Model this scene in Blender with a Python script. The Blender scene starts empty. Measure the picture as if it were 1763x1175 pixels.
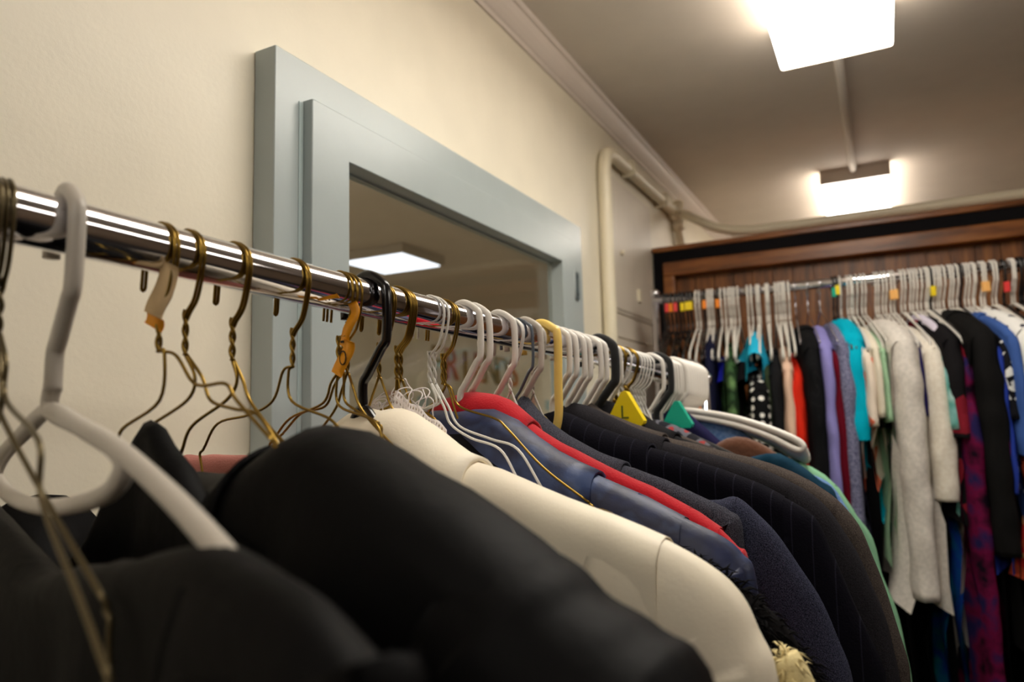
import bpy, math, random
from mathutils import Vector, Matrix, noise
PI = math.pi
H = 1.6                                   # camera height above the floor
scn = bpy.context.scene
col = scn.collection

# ------------------------------------------------------------------ camera
cam_d = bpy.data.cameras.new('camera'); cam = bpy.data.objects.new('camera', cam_d); col.objects.link(cam)
cam_d.sensor_width = 36.0; cam_d.lens = 25.55; cam_d.clip_start = 0.02
cam.matrix_world = Matrix([[0.889809, 0.072105, 0.4506, 0], [0.455617, -0.085099, -0.886099, 0], [-0.025547, 0.99376, -0.108574, 0], [0, 0, 0, 1]])
cam.location = (0, 0, H)
cam_d.dof.use_dof = True; cam_d.dof.focus_distance = 0.70; cam_d.dof.aperture_fstop = 5.0
scn.camera = cam

# ------------------------------------------------------------------ world, exposure
w = bpy.data.worlds.new('world'); scn.world = w; w.use_nodes = True
w.node_tree.nodes['Background'].inputs[0].default_value = (.6, .7, .85, 1)
w.node_tree.nodes['Background'].inputs[1].default_value = 0.05
scn.view_settings.view_transform = 'Standard'; scn.view_settings.look = 'None'
scn.view_settings.exposure = 0.42; scn.view_settings.gamma = 1.0
scn.view_settings.use_curve_mapping = False

# ------------------------------------------------------------------ materials
MATS = {}
def lin(c):
    return tuple(((x/255)/12.92 if x/255 <= .04045 else ((x/255+.055)/1.055)**2.4) for x in c)
def mat(name, rgb, rough=.6, metal=0., bump=0., scale=60., sheen=0., pattern=None, rgb2=None, rgb3=None, pscale=20., coat=0., emit=0., var=.08, spec=.5, stretch=(1,1,1)):
    if name in MATS: return MATS[name]
    m = bpy.data.materials.new(name); m.use_nodes = True; MATS[name] = m
    nt = m.node_tree; N = nt.nodes; L = nt.links; b = N['Principled BSDF']
    c = lin(rgb) + (1,)
    b.inputs['Base Color'].default_value = c; b.inputs['Roughness'].default_value = rough
    b.inputs['Metallic'].default_value = metal; b.inputs['Coat Weight'].default_value = coat
    b.inputs['Sheen Weight'].default_value = sheen; b.inputs['Specular IOR Level'].default_value = spec
    tc = N.new('ShaderNodeTexCoord'); mp = N.new('ShaderNodeMapping'); L.new(tc.outputs['Object'], mp.inputs[0])
    mp.inputs['Scale'].default_value = stretch
    if emit:
        b.inputs['Emission Color'].default_value = c; b.inputs['Emission Strength'].default_value = emit
    colsock = None
    def ramp(src, stops, const=True):
        r = N.new('ShaderNodeValToRGB'); r.color_ramp.interpolation = 'CONSTANT' if const else 'LINEAR'
        e = r.color_ramp.elements
        while len(e) < len(stops): e.new(.5)
        for k, (p, cc) in enumerate(stops): e[k].position = p; e[k].color = cc
        L.new(src, r.inputs[0]); return r.outputs[0]
    c2 = lin(rgb2) + (1,) if rgb2 else c; c3 = lin(rgb3) + (1,) if rgb3 else c2
    if pattern == 'dots':
        v = N.new('ShaderNodeTexVoronoi'); v.inputs['Scale'].default_value = pscale; v.inputs['Randomness'].default_value = .25
        L.new(mp.outputs[0], v.inputs[0]); colsock = ramp(v.outputs['Distance'], [(0, c2), (.33, c)])
    elif pattern == 'floral':
        v = N.new('ShaderNodeTexVoronoi'); v.inputs['Scale'].default_value = pscale
        L.new(mp.outputs[0], v.inputs[0])
        s = N.new('ShaderNodeSeparateColor'); L.new(v.outputs['Color'], s.inputs[0])
        colsock = ramp(s.outputs[0], [(0, c), (.45, c2), (.72, c3), (.88, c)])
    elif pattern == 'blotch':
        n = N.new('ShaderNodeTexNoise'); n.inputs['Scale'].default_value = pscale; n.inputs['Detail'].default_value = 3
        L.new(mp.outputs[0], n.inputs[0]); colsock = ramp(n.outputs['Fac'], [(.35, c), (.5, c2), (.64, c3)], False)
    elif pattern == 'plaid':
        outs = []
        for ax in ('X', 'Z'):
            wv = N.new('ShaderNodeTexWave'); wv.wave_type = 'BANDS'; wv.bands_direction = ax; wv.inputs['Scale'].default_value = pscale
            L.new(mp.outputs[0], wv.inputs[0]); outs.append(wv.outputs['Fac'])
        a = N.new('ShaderNodeMath'); a.operation = 'ADD'; L.new(outs[0], a.inputs[0]); L.new(outs[1], a.inputs[1])
        h = N.new('ShaderNodeMath'); h.operation = 'MULTIPLY'; h.inputs[1].default_value = .5; L.new(a.outputs[0], h.inputs[0])
        colsock = ramp(h.outputs[0], [(0, c), (.45, c2), (.8, c3)])
    elif pattern == 'pin':
        wv = N.new('ShaderNodeTexWave'); wv.wave_type = 'BANDS'; wv.bands_direction = 'X'; wv.inputs['Scale'].default_value = pscale
        L.new(mp.outputs[0], wv.inputs[0]); colsock = ramp(wv.outputs['Fac'], [(0, c), (.985, c2)])
    elif pattern == 'weave':
        n = N.new('ShaderNodeTexNoise'); n.inputs['Scale'].default_value = pscale; n.inputs['Detail'].default_value = 2
        L.new(mp.outputs[0], n.inputs[0]); colsock = ramp(n.outputs['Fac'], [(.38, c), (.62, c2)], False)
    elif pattern == 'wood':
        n = N.new('ShaderNodeTexNoise'); n.inputs['Scale'].default_value = pscale; n.inputs['Detail'].default_value = 6; n.inputs['Roughness'].default_value = .6
        L.new(mp.outputs[0], n.inputs[0]); colsock = ramp(n.outputs['Fac'], [(.3, c), (.5, c2), (.72, c3)], False)
    if colsock is None and var > 0 and not emit:
        n = N.new('ShaderNodeTexNoise'); n.inputs['Scale'].default_value = 9; n.inputs['Detail'].default_value = 4
        L.new(mp.outputs[0], n.inputs[0])
        lo = tuple(x*(1-var) for x in c[:3]) + (1,); hi = tuple(min(1, x*(1+var)) for x in c[:3]) + (1,)
        colsock = ramp(n.outputs['Fac'], [(.3, lo), (.7, hi)], False)
    if colsock is not None: L.new(colsock, b.inputs['Base Color'])
    if bump:
        n = N.new('ShaderNodeTexNoise'); n.inputs['Scale'].default_value = scale; n.inputs['Detail'].default_value = 3
        L.new(mp.outputs[0], n.inputs[0]); bp = N.new('ShaderNodeBump'); bp.inputs['Strength'].default_value = bump; bp.inputs['Distance'].default_value = .002
        L.new(n.outputs['Fac'], bp.inputs['Height']); L.new(bp.outputs[0], b.inputs['Normal'])
    return m

# ------------------------------------------------------------------ mesh helpers
def link_mesh(name, me, m, parent=None):
    o = bpy.data.objects.new(name, me); col.objects.link(o)
    if parent is not None: o.parent = parent
    return o
def mk(name, verts, faces, m, parent=None, smooth=True):
    me = bpy.data.meshes.new(name); me.from_pydata([tuple(v) for v in verts], [], faces); me.update()
    if smooth: me.polygons.foreach_set('use_smooth', [True]*len(me.polygons))
    if m: me.materials.append(m)
    return link_mesh(name, me, m, parent)
def tag(o, label, cat, group=None, kind=None):
    if label: o['label'] = label
    if cat: o['category'] = cat
    if group: o['group'] = group
    if kind: o['kind'] = kind
    return o
def thing(name, label, cat, loc, rz=0., ry=0., group=None):
    o = bpy.data.objects.new(name, None); col.objects.link(o); o.empty_display_size = .02
    o.matrix_world = Matrix.Translation(loc) @ Matrix.Rotation(rz, 4, 'Z') @ Matrix.Rotation(ry, 4, 'Y')
    return tag(o, label, cat, group)
def boxes(bs):
    V, F = [], []
    for x0, x1, y0, y1, z0, z1 in bs:
        k = len(V)
        V += [(x0,y0,z0),(x1,y0,z0),(x1,y1,z0),(x0,y1,z0),(x0,y0,z1),(x1,y0,z1),(x1,y1,z1),(x0,y1,z1)]
        F += [(k,k+3,k+2,k+1),(k+4,k+5,k+6,k+7),(k,k+1,k+5,k+4),(k+1,k+2,k+6,k+5),(k+2,k+3,k+7,k+6),(k+3,k,k+4,k+7)]
    return V, F
def box(name, bs, m, parent=None, bevel=0.):
    V, F = boxes(bs if isinstance(bs, list) else [bs]); o = mk(name, V, F, m, parent, smooth=False)
    if bevel:
        b = o.modifiers.new('bevel', 'BEVEL'); b.width = bevel; b.segments = 2; b.limit_method = 'ANGLE'
    return o
def struct(o):
    o['kind'] = 'structure'; return o
def crom(pts, n=6, closed=False):
    P = [Vector(p) for p in pts]; out = []; c = len(P)
    rng = range(c if closed else c-1)
    for i in rng:
        p0 = P[(i-1) % c] if (closed or i > 0) else P[0]*2-P[1]
        p1 = P[i]; p2 = P[(i+1) % c]
        p3 = P[(i+2) % c] if (closed or i+2 < c) else P[-1]*2-P[-2]
        for k in range(n):
            t = k/n
            out.append(.5*((2*p1)+(p2-p0)*t+(2*p0-5*p1+4*p2-p3)*t*t+(3*p1-3*p2+p3-p0)*t**3))
    if not closed: out.append(P[-1])
    return out
def tube_vf(pts, r, V, F, seg=8, closed=False, flat=1.0):
    """sweep a circle along pts (parallel transport); r number or list"""
    P = [Vector(p) for p in pts]; n = len(P); k0 = len(V)
    T = []
    for i in range(n):
        a = P[(i-1) % n] if (closed or i > 0) else P[i]; b = P[(i+1) % n] if (closed or i < n-1) else P[i]
        t = (b-a); T.append(t.normalized() if t.length > 1e-9 else Vector((0,0,1)))
    up = Vector((0,1,0)) if abs(T[0].y) < .9 else Vector((1,0,0))
    N = (up - T[0]*up.dot(T[0])).normalized()
    for i in range(n):
        N = (N - T[i]*N.dot(T[i])).normalized(); B = T[i].cross(N)
        rr = r[i] if isinstance(r, (list, tuple)) else r
        for s in range(seg):
            a = 2*PI*s/seg; V.append(P[i] + (N*math.cos(a)*flat + B*math.sin(a))*rr)
    for i in range(n if closed else n-1):
        j = (i+1) % n
        for s in range(seg):
            s2 = (s+1) % seg
            F.append((k0+i*seg+s, k0+i*seg+s2, k0+j*seg+s2, k0+j*seg+s))
    if not closed:
        F.append(tuple(k0+s for s in reversed(range(seg)))); F.append(tuple(k0+(n-1)*seg+s for s in range(seg)))
def tube(name, pts, r, m, parent=None, seg=10, closed=False, flat=1.0):
    V, F = [], []; tube_vf(pts, r, V, F, seg, closed, flat); return mk(name, V, F, m, parent)
def text_mesh(name, s, size, ext, m, parent, mw):
    cu = bpy.data.curves.new(name, 'FONT'); cu.body = s; cu.size = size; cu.extrude = ext; cu.align_x = 'CENTER'; cu.align_y = 'CENTER'
    t = bpy.data.objects.new('tmp', cu); col.objects.link(t)
    me = bpy.data.meshes.new_from_object(t.evaluated_get(bpy.context.evaluated_depsgraph_get()))
    bpy.data.objects.remove(t); me.materials.clear(); me.materials.append(m); me.transform(mw)
    return link_mesh(name, me, m, parent)

# ------------------------------------------------------------------ base materials
M_wall = mat('cream_wall_paint', (236, 228, 208), .42, bump=.12, scale=160, var=.03, spec=.4)
M_ceil = mat('ceiling_paint', (224, 214, 202), .75, bump=.12, scale=120, var=.03)
M_trim = mat('crown_moulding_paint', (226, 214, 204), .4, var=.02)
M_shop = mat('tan_wall_paint', (128, 108, 88), .7)
M_floor = mat('dark_carpet', (56, 49, 45), .95, bump=.4, scale=300)
M_frame = mat('grey_blue_paint', (166, 176, 176), .3, bump=.12, scale=45, var=.03)
M_panel_edge = mat('frame_edge_paint', (176, 192, 192), .35, var=.02)
M_hinge = mat('hinge_metal', (92, 106, 110), .4, .3)
M_gap = mat('dark_gap', (34, 40, 42), .6)
M_chrome = mat('chrome', (225, 225, 232), .07, 1., var=0)
M_brass = mat('brassy_wire', (140, 112, 50), .3, 1., var=.1)
M_darkwire = mat('dark_wire', (104, 92, 66), .35, .8, var=.1)
M_white = mat('white_plastic', (225, 219, 210), .35, var=.02)
M_greyp = mat('grey_white_plastic', (196, 188, 176), .38, var=.02)
M_wwire = mat('white_coated_wire', (226, 222, 214), .35, var=.02)
M_greyw = mat('blue_grey_wire', (90, 98, 108), .35, .3)
M_blackp = mat('black_plastic', (18, 16, 18), .18, var=0, spec=.6)
M_velvet = mat('black_velvet', (14, 13, 14), .9, sheen=.3)
M_yellow = mat('pale_yellow_plastic', (240, 205, 110), .35, var=.02)
M_pipe = mat('cream_pipe_paint', (236, 226, 200), .35, var=.03)
M_panel = mat('cream_panel_paint', (224, 214, 198), .45, var=.03)
M_wood = mat('brown_wood', (92, 50, 16), .35, pattern='wood', rgb2=(138, 80, 32), rgb3=(168, 106, 50), pscale=9, stretch=(.6, 4, 4), bump=.15, scale=20)
M_plank = mat('wood_planking', (78, 42, 14), .4, pattern='wood', rgb2=(126, 74, 30), rgb3=(164, 104, 50), pscale=12, stretch=(5, 5, .5), bump=.2, scale=20)
M_blk = mat('black_band', (18, 15, 18), .8, spec=.15)
TAG = {'yellow': mat('yellow_marker', (250, 220, 20), .35, var=0), 'orange': mat('orange_marker', (250, 140, 20), .35, var=0),
       'green': mat('green_marker', (0, 170, 140), .35, var=0), 'red': mat('red_marker', (235, 60, 60), .35, var=0),
       'tan': mat('tan_paper', (226, 196, 150), .7, var=.03), 'amber': mat('amber_tape', (250, 165, 15), .5, var=.02),
       'ink': mat('black_ink', (25, 18, 12), .6, var=0), 'blue': mat('blue_marker', (60, 70, 200), .35, var=0), 'white': mat('white_marker', (240,238,232), .35, var=0),
       'peach': mat('peach_marker', (250, 190, 110), .4, var=0)}
M_diff = mat('lamp_diffuser', (255, 249, 238), .5, emit=9.0)
M_side = mat('lamp_diffuser_side', (255, 246, 234), .5, emit=3.2)
M_lampend = mat('lamp_end_metal', (196, 188, 178), .5)

# ------------------------------------------------------------------ the room
Xw = -.68                                # face of the left wall
CZ = H + .90                             # ceiling
FR = dict(y0=.637, y1=1.66, z0=H-.95, z1=H+.474)         # window casing
OP = dict(y0=.66, y1=1.645, z0=H-.88, z1=H+.43)           # opening in the wall
WT = .03
struct(box('wall_left', [(Xw-WT, Xw, -2.6, OP['y0'], 0, CZ), (Xw-WT, Xw, OP['y1'], 4.6, 0, CZ),
    (Xw-WT, Xw, OP['y0'], OP['y1'], 0, OP['z0']), (Xw-WT, Xw, OP['y0'], OP['y1'], OP['z1'], CZ)], M_wall))
struct(box('wall_back', (Xw-WT, 3.2, 4.6, 4.7, 0, CZ), M_wall))
struct(box('wall_right', (3.1, 3.2, -2.6, 4.6, 0, CZ), M_shop))
struct(box('wall_front', (Xw-WT, 3.2, -2.7, -2.6, 0, CZ), M_shop))
struct(box('ceiling', (-3.2, 3.2, -2.7, 9.2, CZ, CZ+.08), M_ceil))
struct(box('floor', [(Xw-WT, 3.2, -2.7, 9.2, -.06, 0)], M_floor))
struct(box('floor_far_room', [(-3.2, Xw-WT, -2.7, 9.2, -.06, 0)], mat('pale_lino', (196, 186, 168), .4)))
# the room seen through the window
struct(box('wall_far_left', (-3.1, -3.0, .2, 9.1, 0, CZ), M_wall))
struct(box('wall_far_back', (-3.0, Xw-WT, 9.0, 9.1, 0, CZ), M_wall))
struct(box('wall_far_front', (-3.0, Xw-WT, .2, .3, 0, CZ), M_wall))
struct(box('wall_far_right', (Xw-WT, Xw-.02, 4.7, 9.0, 0, CZ), M_wall))
# crown moulding: a stepped, coved profile swept along the wall
prof = [(0,-.056),(.006,-.056),(.008,-.048),(.013,-.044),(.02,-.036),(.028,-.026),(.034,-.016),(.036,-.012),(.042,-.011),(.045,-.006),(.045,0),(0,0)]
V = []; F = []
for y in (-2.6, 4.6):
    V += [(Xw+a, y, CZ+b) for a, b in prof]
n = len(prof); F = [(i, (i+1) % n, n+(i+1) % n, n+i) for i in range(n)] + [tuple(range(n))[::-1], tuple(range(n, 2*n))]
struct(mk('trim_1', V, F, M_trim, smooth=False))

# window casing with a hinged sash
win = thing('window_1', None, None, (Xw, 1.15, H)); win['kind'] = 'structure'
wl = lambda x0,x1,y0,y1,z0,z1: (x0, x1, y0-1.15, y1-1.15, z0, z1)
fx = .036; sx = .052                      # faces of the casing and of the proud sash, measured from the wall
def ring(name, xa, xb, o, i, m, parent, bevel=0.):
    """flat rectangular ring without corner seams; o and i are (y0, y1, z0, z1)"""
    V = []
    for x in (xa, xb):
        for (y0, y1, z0, z1) in (o, i):
            V += [(x, y0-1.15, z0), (x, y1-1.15, z0), (x, y1-1.15, z1), (x, y0-1.15, z1)]
    F = []
    for k in range(4):
        q = (k+1) % 4
        F += [(k, q, 4+q, 4+k), (8+k, 12+k, 12+q, 8+q), (k, 8+k, 8+q, q), (4+k, 4+q, 12+q, 12+k)]
    ob = mk(name, V, F, m, parent, smooth=False)
    if bevel:
        b = ob.modifiers.new('bevel', 'BEVEL'); b.width = bevel; b.segments = 2; b.limit_method = 'ANGLE'
    return ob
ring('casing', .001, fx, (FR['y0'], FR['y1'], -.93, .474), (.700, 1.545, -.80, .405), M_frame, win, .0018)
ring('jamb', -WT-.01, .0, (OP['y0'], OP['y1'], -.88, .43), (.665, 1.64, -.86, .425), M_frame, win)
sash = ring('sash', .022, sx, (.686, 1.568, -.83, .4195), (.759, 1.499, -.74, .3565), M_frame, win, .0016)
ring('sash_rabbet', .012, .024, (.757, 1.503, -.745, .3575), (.775, 1.520, -.735, .3535), M_frame, sash)
box('gap_strip', [wl(fx, fx+.0012, .678, .6855, -.83, .416)], M_panel_edge, win)
gl = bpy.data.materials.new('window_glass'); gl.use_nodes = True
g = gl.node_tree; g.nodes.clear(); o_ = g.nodes.new('ShaderNodeOutputMaterial'); mx = g.nodes.new('ShaderNodeMixShader')
lw_ = g.nodes.new('ShaderNodeLayerWeight'); lw_.inputs[0].default_value = .5; pw_ = g.nodes.new('ShaderNodeMath'); pw_.operation = 'POWER'; pw_.inputs[1].default_value = 5; fr_ = g.nodes.new('ShaderNodeMath'); fr_.operation = 'ADD'; fr_.inputs[1].default_value = .03; g.links.new(lw_.outputs['Facing'], pw_.inputs[0]); g.links.new(pw_.outputs[0], fr_.inputs[0])
tr = g.nodes.new('ShaderNodeBsdfTransparent'); tr.inputs[0].default_value = (.96, .965, .955, 1); gs = g.nodes.new('ShaderNodeBsdfGlossy'); gs.inputs['Roughness'].default_value = .02
g.links.new(fr_.outputs[0], mx.inputs[0]); g.links.new(tr.outputs[0], mx.inputs[1]); g.links.new(gs.outputs[0], mx.inputs[2]); g.links.new(mx.outputs[0], o_.inputs[0])
box('pane', [wl(.018, .0215, .758, 1.500, -.742, .3565)], gl, win)
hg = box('hinge', [wl(fx+.001, fx+.005, 1.594, 1.626, .285, .352)], M_hinge, win, .001)
tube('hinge_pin', [(fx+.006, 1.589-1.15, .28), (fx+.006, 1.589-1.15, .357)], .0035, M_frame, hg)
for z in (.297, .34):
    tube('screw', [(fx+.003, 1.612-1.15, z), (fx+.0055, 1.612-1.15, z)], .003, M_gap, hg)

# ------------------------------------------------------------------ lamps on the ceiling
def lamp(name, label, x, y0, y1, wdt=.235, zb=.80, group='ceiling lamps', rz=0):
    zt = .895; cx = x; cy = (y0+y1)/2
    t = thing(name, label, 'ceiling light', (cx, cy, CZ), rz, group=group)
    hl = (y1-y0)/2; h = CZ
    box('housing', (-wdt*.36, wdt*.36, -hl+.01, hl-.01, -.045, -.001), M_lampend, t, .003)
    # wraparound diffuser: shallow tray profile, wider at the top
    pr = [(-.47,-.042),(-.475,-.058),(-.49,-.088),(-.495,-.099),(-.48,-.102),(0,-.103),(.48,-.102),(.495,-.099),(.49,-.088),(.475,-.058),(.47,-.042)]
    V, F = [], []; n = len(pr); ys = [-hl+.006, -hl+.03, 0, hl-.03, hl-.006]
    for y in ys: V += [(a*wdt, y, b) for a, b in pr]
    for k in range(len(ys)-1):
        F += [(k*n+i, (k+1)*n+i, (k+1)*n+i+1, k*n+i+1) for i in range(n-1)]
    V += [(a*wdt, y, -.042) for y in ys for a in (-.5, .5)]
    df = mk('diffuser', V, F, M_diff, t); df.data.materials.append(M_side)
    for k, pg in enumerate(df.data.polygons):
        if k % (n-1) < 3 or k % (n-1) > n-5: pg.material_index = 1
    for s in (-1, 1):
        box('end_cap', (-wdt*.505, wdt*.505, s*hl-.006, s*hl+.006, -.052, -.001), M_lampend, t, .002)
        V = [(a*wdt, s*(hl+.002), b) for a, b in pr]
        mk('end_lens', V, [tuple(range(n))], M_side, t, smooth=False)
    return t
lamp('ceiling_lamp', 'nearer long white wraparound lamp on the ceiling, cut by the top of the picture', -.044, .46, 1.74)
lamp('ceiling_lamp', 'farther white wraparound lamp on the ceiling, just above the dark wooden cabinet', -.040, 2.90, 4.15)
lamp('ceiling_lamp', 'unseen white lamp added over the right side of the room to light it', 1.7, .46, 1.74)  # out of view, added for general room illumination
lamp('ceiling_lamp', 'white ceiling lamp behind the viewer', -.044, -1.9, -.62)
pl = thing('ceiling_lamp', 'square white lamp on the ceiling of the room behind the glass', 'ceiling light', (-2.29, 3.12, CZ), group='lamps beyond the window')
box('housing', (-.2, .2, -.19, .19, -.05, -.001), M_lampend, pl, .002)
box('diffuser', (-.185, .185, -.175, .175, -.056, -.048), mat('soft_diffuser', (236, 244, 255), .5, emit=1.6), pl, .002)
lamp('ceiling_lamp', 'unseen long lamp added far inside the room behind the glass to light it', -1.5, 7.0, 8.2, group='lamps beyond the window')  # out of view, added to brighten the room beyond the window
lamp('ceiling_lamp', 'unseen long lamp added at the near end of the room behind the glass to light it', -1.9, .6, 1.8, group='lamps beyond the window')  # also added out of view, more light for the other room
cd = tag(tube('ceiling_conduit', [(-.043, 1.75, CZ-.013), (-.043, 2.4, CZ-.013), (-.043, 2.895, CZ-.013)], .012, M_ceil), 'thin painted conduit on the ceiling running between the two long lamps', 'conduit')

# ------------------------------------------------------------------ pipes, junction, panel on the left wall
pp = thing('wall_pipe', 'cream painted pipe bending up the left wall beside the blue window frame', 'pipe', (Xw, 1.9, H))
def rel(o, pts): return [Vector(p)-Vector(o) for p in pts]
O = (Xw, 1.9, H)
px_ = Xw+.022
tube('pipe_run', crom(rel(O, [(px_,1.895,0.0),(px_,1.895,H+.3),(px_,1.895,H+.60),(px_,1.897,H+.70),(px_,1.915,H+.745),(px_,1.96,H+.762),(px_,2.03,H+.765),(px_,2.3,H+.767),(px_,2.68,H+.769)]), 8), .019, M_pipe, pp, 14)
for y in (2.12, 2.5): box('pipe_clip', [(0.001, .045, y-1.9-.008, y-1.9+.008, .742, .792)], M_pipe, pp, .002)
jb = thing('junction_fitting', 'cream cross-shaped pipe junction high on the left wall', 'pipe fitting', (Xw, 2.72, H+.768))
tube('fitting_body', [(.022, -.06, 0), (.022, -.045, 0), (.022, .05, -.004), (.022, .07, -.004)], [.026, .03, .03, .026], M_pipe, jb, 14)
tube('lower_branch', crom([(.022, 0, 0), (.022, .01, -.05), (.022, .04, -.10), (.022, .12, -.17), (.022, .3, -.25)], 6), .018, M_pipe, jb, 12)
tube('collar_ring', [(.022, 0, -.02), (.022, .012, -.06)], .026, M_pipe, jb, 14)
tube('upper_stub', [(.022, .01, .0), (.022, .03, .055)], .02, M_pipe, jb, 12)
cp = tag(tube('crossing_pipe', crom([(Xw+.05, 2.70, H+.765), (-.60, 2.62, H+.735), (-.54, 2.54, H+.685), (-.47, 2.50, H+.640), (-.38, 2.49, H+.616), (-.25, 2.49, H+.611), (.2, 2.49, H+.611), (1.4, 2.49, H+.611)], 8), .0165, M_pipe, seg=14), 'cream pipe curving off the left wall, along the top of the wooden cabinet', 'pipe')
ep = thing('electrical_panel', 'flat cream metal panel on the left wall between the pipe and the wooden cabinet', 'panel', (Xw, 2.15, H))
box('panel_door', (.001, .012, -.19, .225, .315, .70), M_panel, ep, .002)
box('panel_box', (.0005, .008, -.2, .235, .305, .712), M_panel, ep, .002)
box('lower_cover', (.001, .014, -.19, .225, -.5, .226), M_panel, ep, .002)
box('middle_cover', (.001, .009, -.19, .225, .232, .300), M_panel, ep, .002)
box('latch', (.012, .02, .04, .065, .36, .40), M_pipe, ep, .002)
tube('knob', [(.012, -.105, .488), (.022, -.105, .488)], .007, M_pipe, ep)

# ------------------------------------------------------------------ wooden cabinet at the back
cb_ = thing('wooden_cabinet', 'dark brown wooden cabinet with black band and vertical planking behind the far rack', 'cabinet', (.3, 2.42, 0))
x0, x1 = -.675-.3, 1.35-.3
def zz(v): return H+v
box('carcass', [(x0, x1, .05, .30, 0, zz(.574)), ], M_wood, cb_, .002)
box('top_moulding', [(x0-.004, x1, -.006, .05, zz(.561), zz(.578))], M_wood, cb_, .003)
box('black_band', [(x0, x1, 0, .05, zz(.522), zz(.561)), (x0, x0+.032, 0, .05, .0, zz(.522))], M_blk, cb_)
box('inner_frame', [(x0+.032, x1, -.008, .04, zz(.474), zz(.522)), (x0+.032, x0+.07, -.008, .04, .0, zz(.474))], M_wood, cb_, .004)
V, F = [], []
x = x0+.07; k = 0
while x < x1:
    pw = .062
    V2, F2 = boxes([(x+.0012, min(x+pw, x1)-.0012, .036, .049, .02, zz(.474))]); F += [tuple(i+len(V) for i in f) for f in F2]; V += V2
    x += pw
mk('planking', V, F, M_plank, cb_, smooth=False)

# ------------------------------------------------------------------ letters on the wall of the other room
lc = [(170,140,60),(216,120,50),(180,146,50),(214,140,80),(170,150,80),(170,134,40),(224,130,50)]
for i, ch in enumerate('FRIENDS'):
    yy = 3.0/2.5*0 + 4.62 + i*.215
    m = mat('letter_paint_%d' % i, lc[i], .6)
    o = text_mesh('wall_letter', ch, .36, .006, m, None, Matrix.Rotation(PI/2, 4, 'Z') @ Matrix.Rotation(PI/2, 4, 'X'))
    o.location = (-2.992, yy, H+.44-.004*i)
    tag(o, 'coloured cut-out letter %s on the wall of the room behind the glass' % ch, 'letter', 'wall letters')
V = [];
for i in range(9):
    tag(mk('paper_cutout', *boxes([(-2.998, -2.992, 4.0+i*.37, 4.13+i*.37, H+.12-.03*(i % 3), H+.22-.03*(i % 2))]), mat('cutout_%d' % (i % 3), [(220,170,160),(170,200,205),(225,205,150)][i % 3], .7), smooth=False),
        'small pastel paper on the wall under the letters behind the glass', 'paper', 'pastel papers under the letters')

# ------------------------------------------------------------------ racks
RO = Vector((-0.4097, 0.2273, H+0.1170)); RD = Vector((0.08569, 0.99551, -0.04017))                  # first rod: origin and direction
def rod(s): return RO + RD*s
RAZ = math.atan2(-RD.x, RD.y)
rk = thing('clothes_rack', 'chrome tube clothes rack running along the left wall', 'clothes rack', (RO.x, RO.y, 0))
def rl(p): return Vector(p)-Vector((RO.x, RO.y, 0))
tube('rail', [rl(rod(-.42)), rl(rod(0)), rl(rod(.5)), rl(rod(1.175))], .016, M_chrome, rk, 48)
for s in (-.42, 1.185):
    b = rod(s); tube('upright', [rl((b.x, b.y, .06)), rl((b.x, b.y, b.z+.012))], .0125, M_chrome, rk, 24)
    tube('foot_bar', [rl((b.x-.24, b.y, .05)), rl((b.x+.24, b.y, .05))], .0125, M_chrome, rk, 16)
    tube('end_cap', [rl(rod(s-.010)), rl(rod(s+.010))], .0168, M_chrome, rk, 24)
    for dx in (-.22, .22): tube('castor', [rl((b.x+dx, b.y-.012, .024)), rl((b.x+dx, b.y+.012, .024))], .024, M_blackp, rk, 16)
R2Y = 2.12; R2Z = H+.3475
rk2 = thing('clothes_rack', 'chrome clothes rack standing crosswise in front of the dark wooden cabinet', 'clothes rack', (0, R2Y, 0))
tube('rail', [(-.60, 0, R2Z), (0, 0, R2Z), (1.15, 0, R2Z)], .0125, M_chrome, rk2, 32)
for x in (-.592, 1.14):
    tube('upright', [(x, 0, .06), (x, 0, R2Z+.016)], .012, M_chrome, rk2, 20)
    tube('foot_bar', [(x, -.24, .05), (x, .24, .05)], .012, M_chrome, rk2, 16)
    tube('finial', [(x, 0, R2Z+.012), (x, 0, R2Z+.022), (x, 0, R2Z+.032)], [.014, .016, .008], M_chrome, rk2, 16)
    for dy in (-.22, .22): tube('castor', [(x-.012, dy, .024), (x+.012, dy, .024)], .024, M_blackp, rk2, 16)

# ------------------------------------------------------------------ hangers (local x = towards the aisle, y = along the rod, z = up; origin = rod centre)
CACHE = {}
def cached(key, V, F, m):
    if key not in CACHE:
        me = bpy.data.meshes.new(key); me.from_pydata([tuple(v) for v in V], [], F); me.update()
        me.polygons.foreach_set('use_smooth', [True]*len(me.polygons)); me.materials.append(m); CACHE[key] = me
    return CACHE[key]
def v2(pts): return [Vector((a, 0, z)) for a, z in pts]
HID = [(-.004, -.093), (.012, -.108), (.04, -.136), (.09, -.170), (.125, -.196), (.135, -.208), (.13, -.216), (.08, -.214), (0, -.212), (-.08, -.214), (-.13, -.216), (-.135, -.208), (-.125, -.196), (-.09, -.170), (-.04, -.136), (-.018, -.108)]
NEST = [(-.004, -.066), (.03, -.070), (.096, -.086), (.15, -.107), (.187, -.126), (.198, -.137), (.194, -.143), (.183, -.140), (.148, -.119), (.095, -.097), (.03, -.080), (0, -.077), (-.03, -.080), (-.095, -.097), (-.148, -.119), (-.183, -.140), (-.194, -.143), (-.198, -.137), (-.187, -.126), (-.15, -.107), (-.096, -.086), (-.035, -.070)]
BIG_ARM = [(-0.004, -0.088), (-0.0047, -0.1046), (0.0518, -0.1107), (0.1054, -0.1169), (0.1695, -0.1305), (0.2104, -0.1417), (0.2278, -0.1475)]
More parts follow.
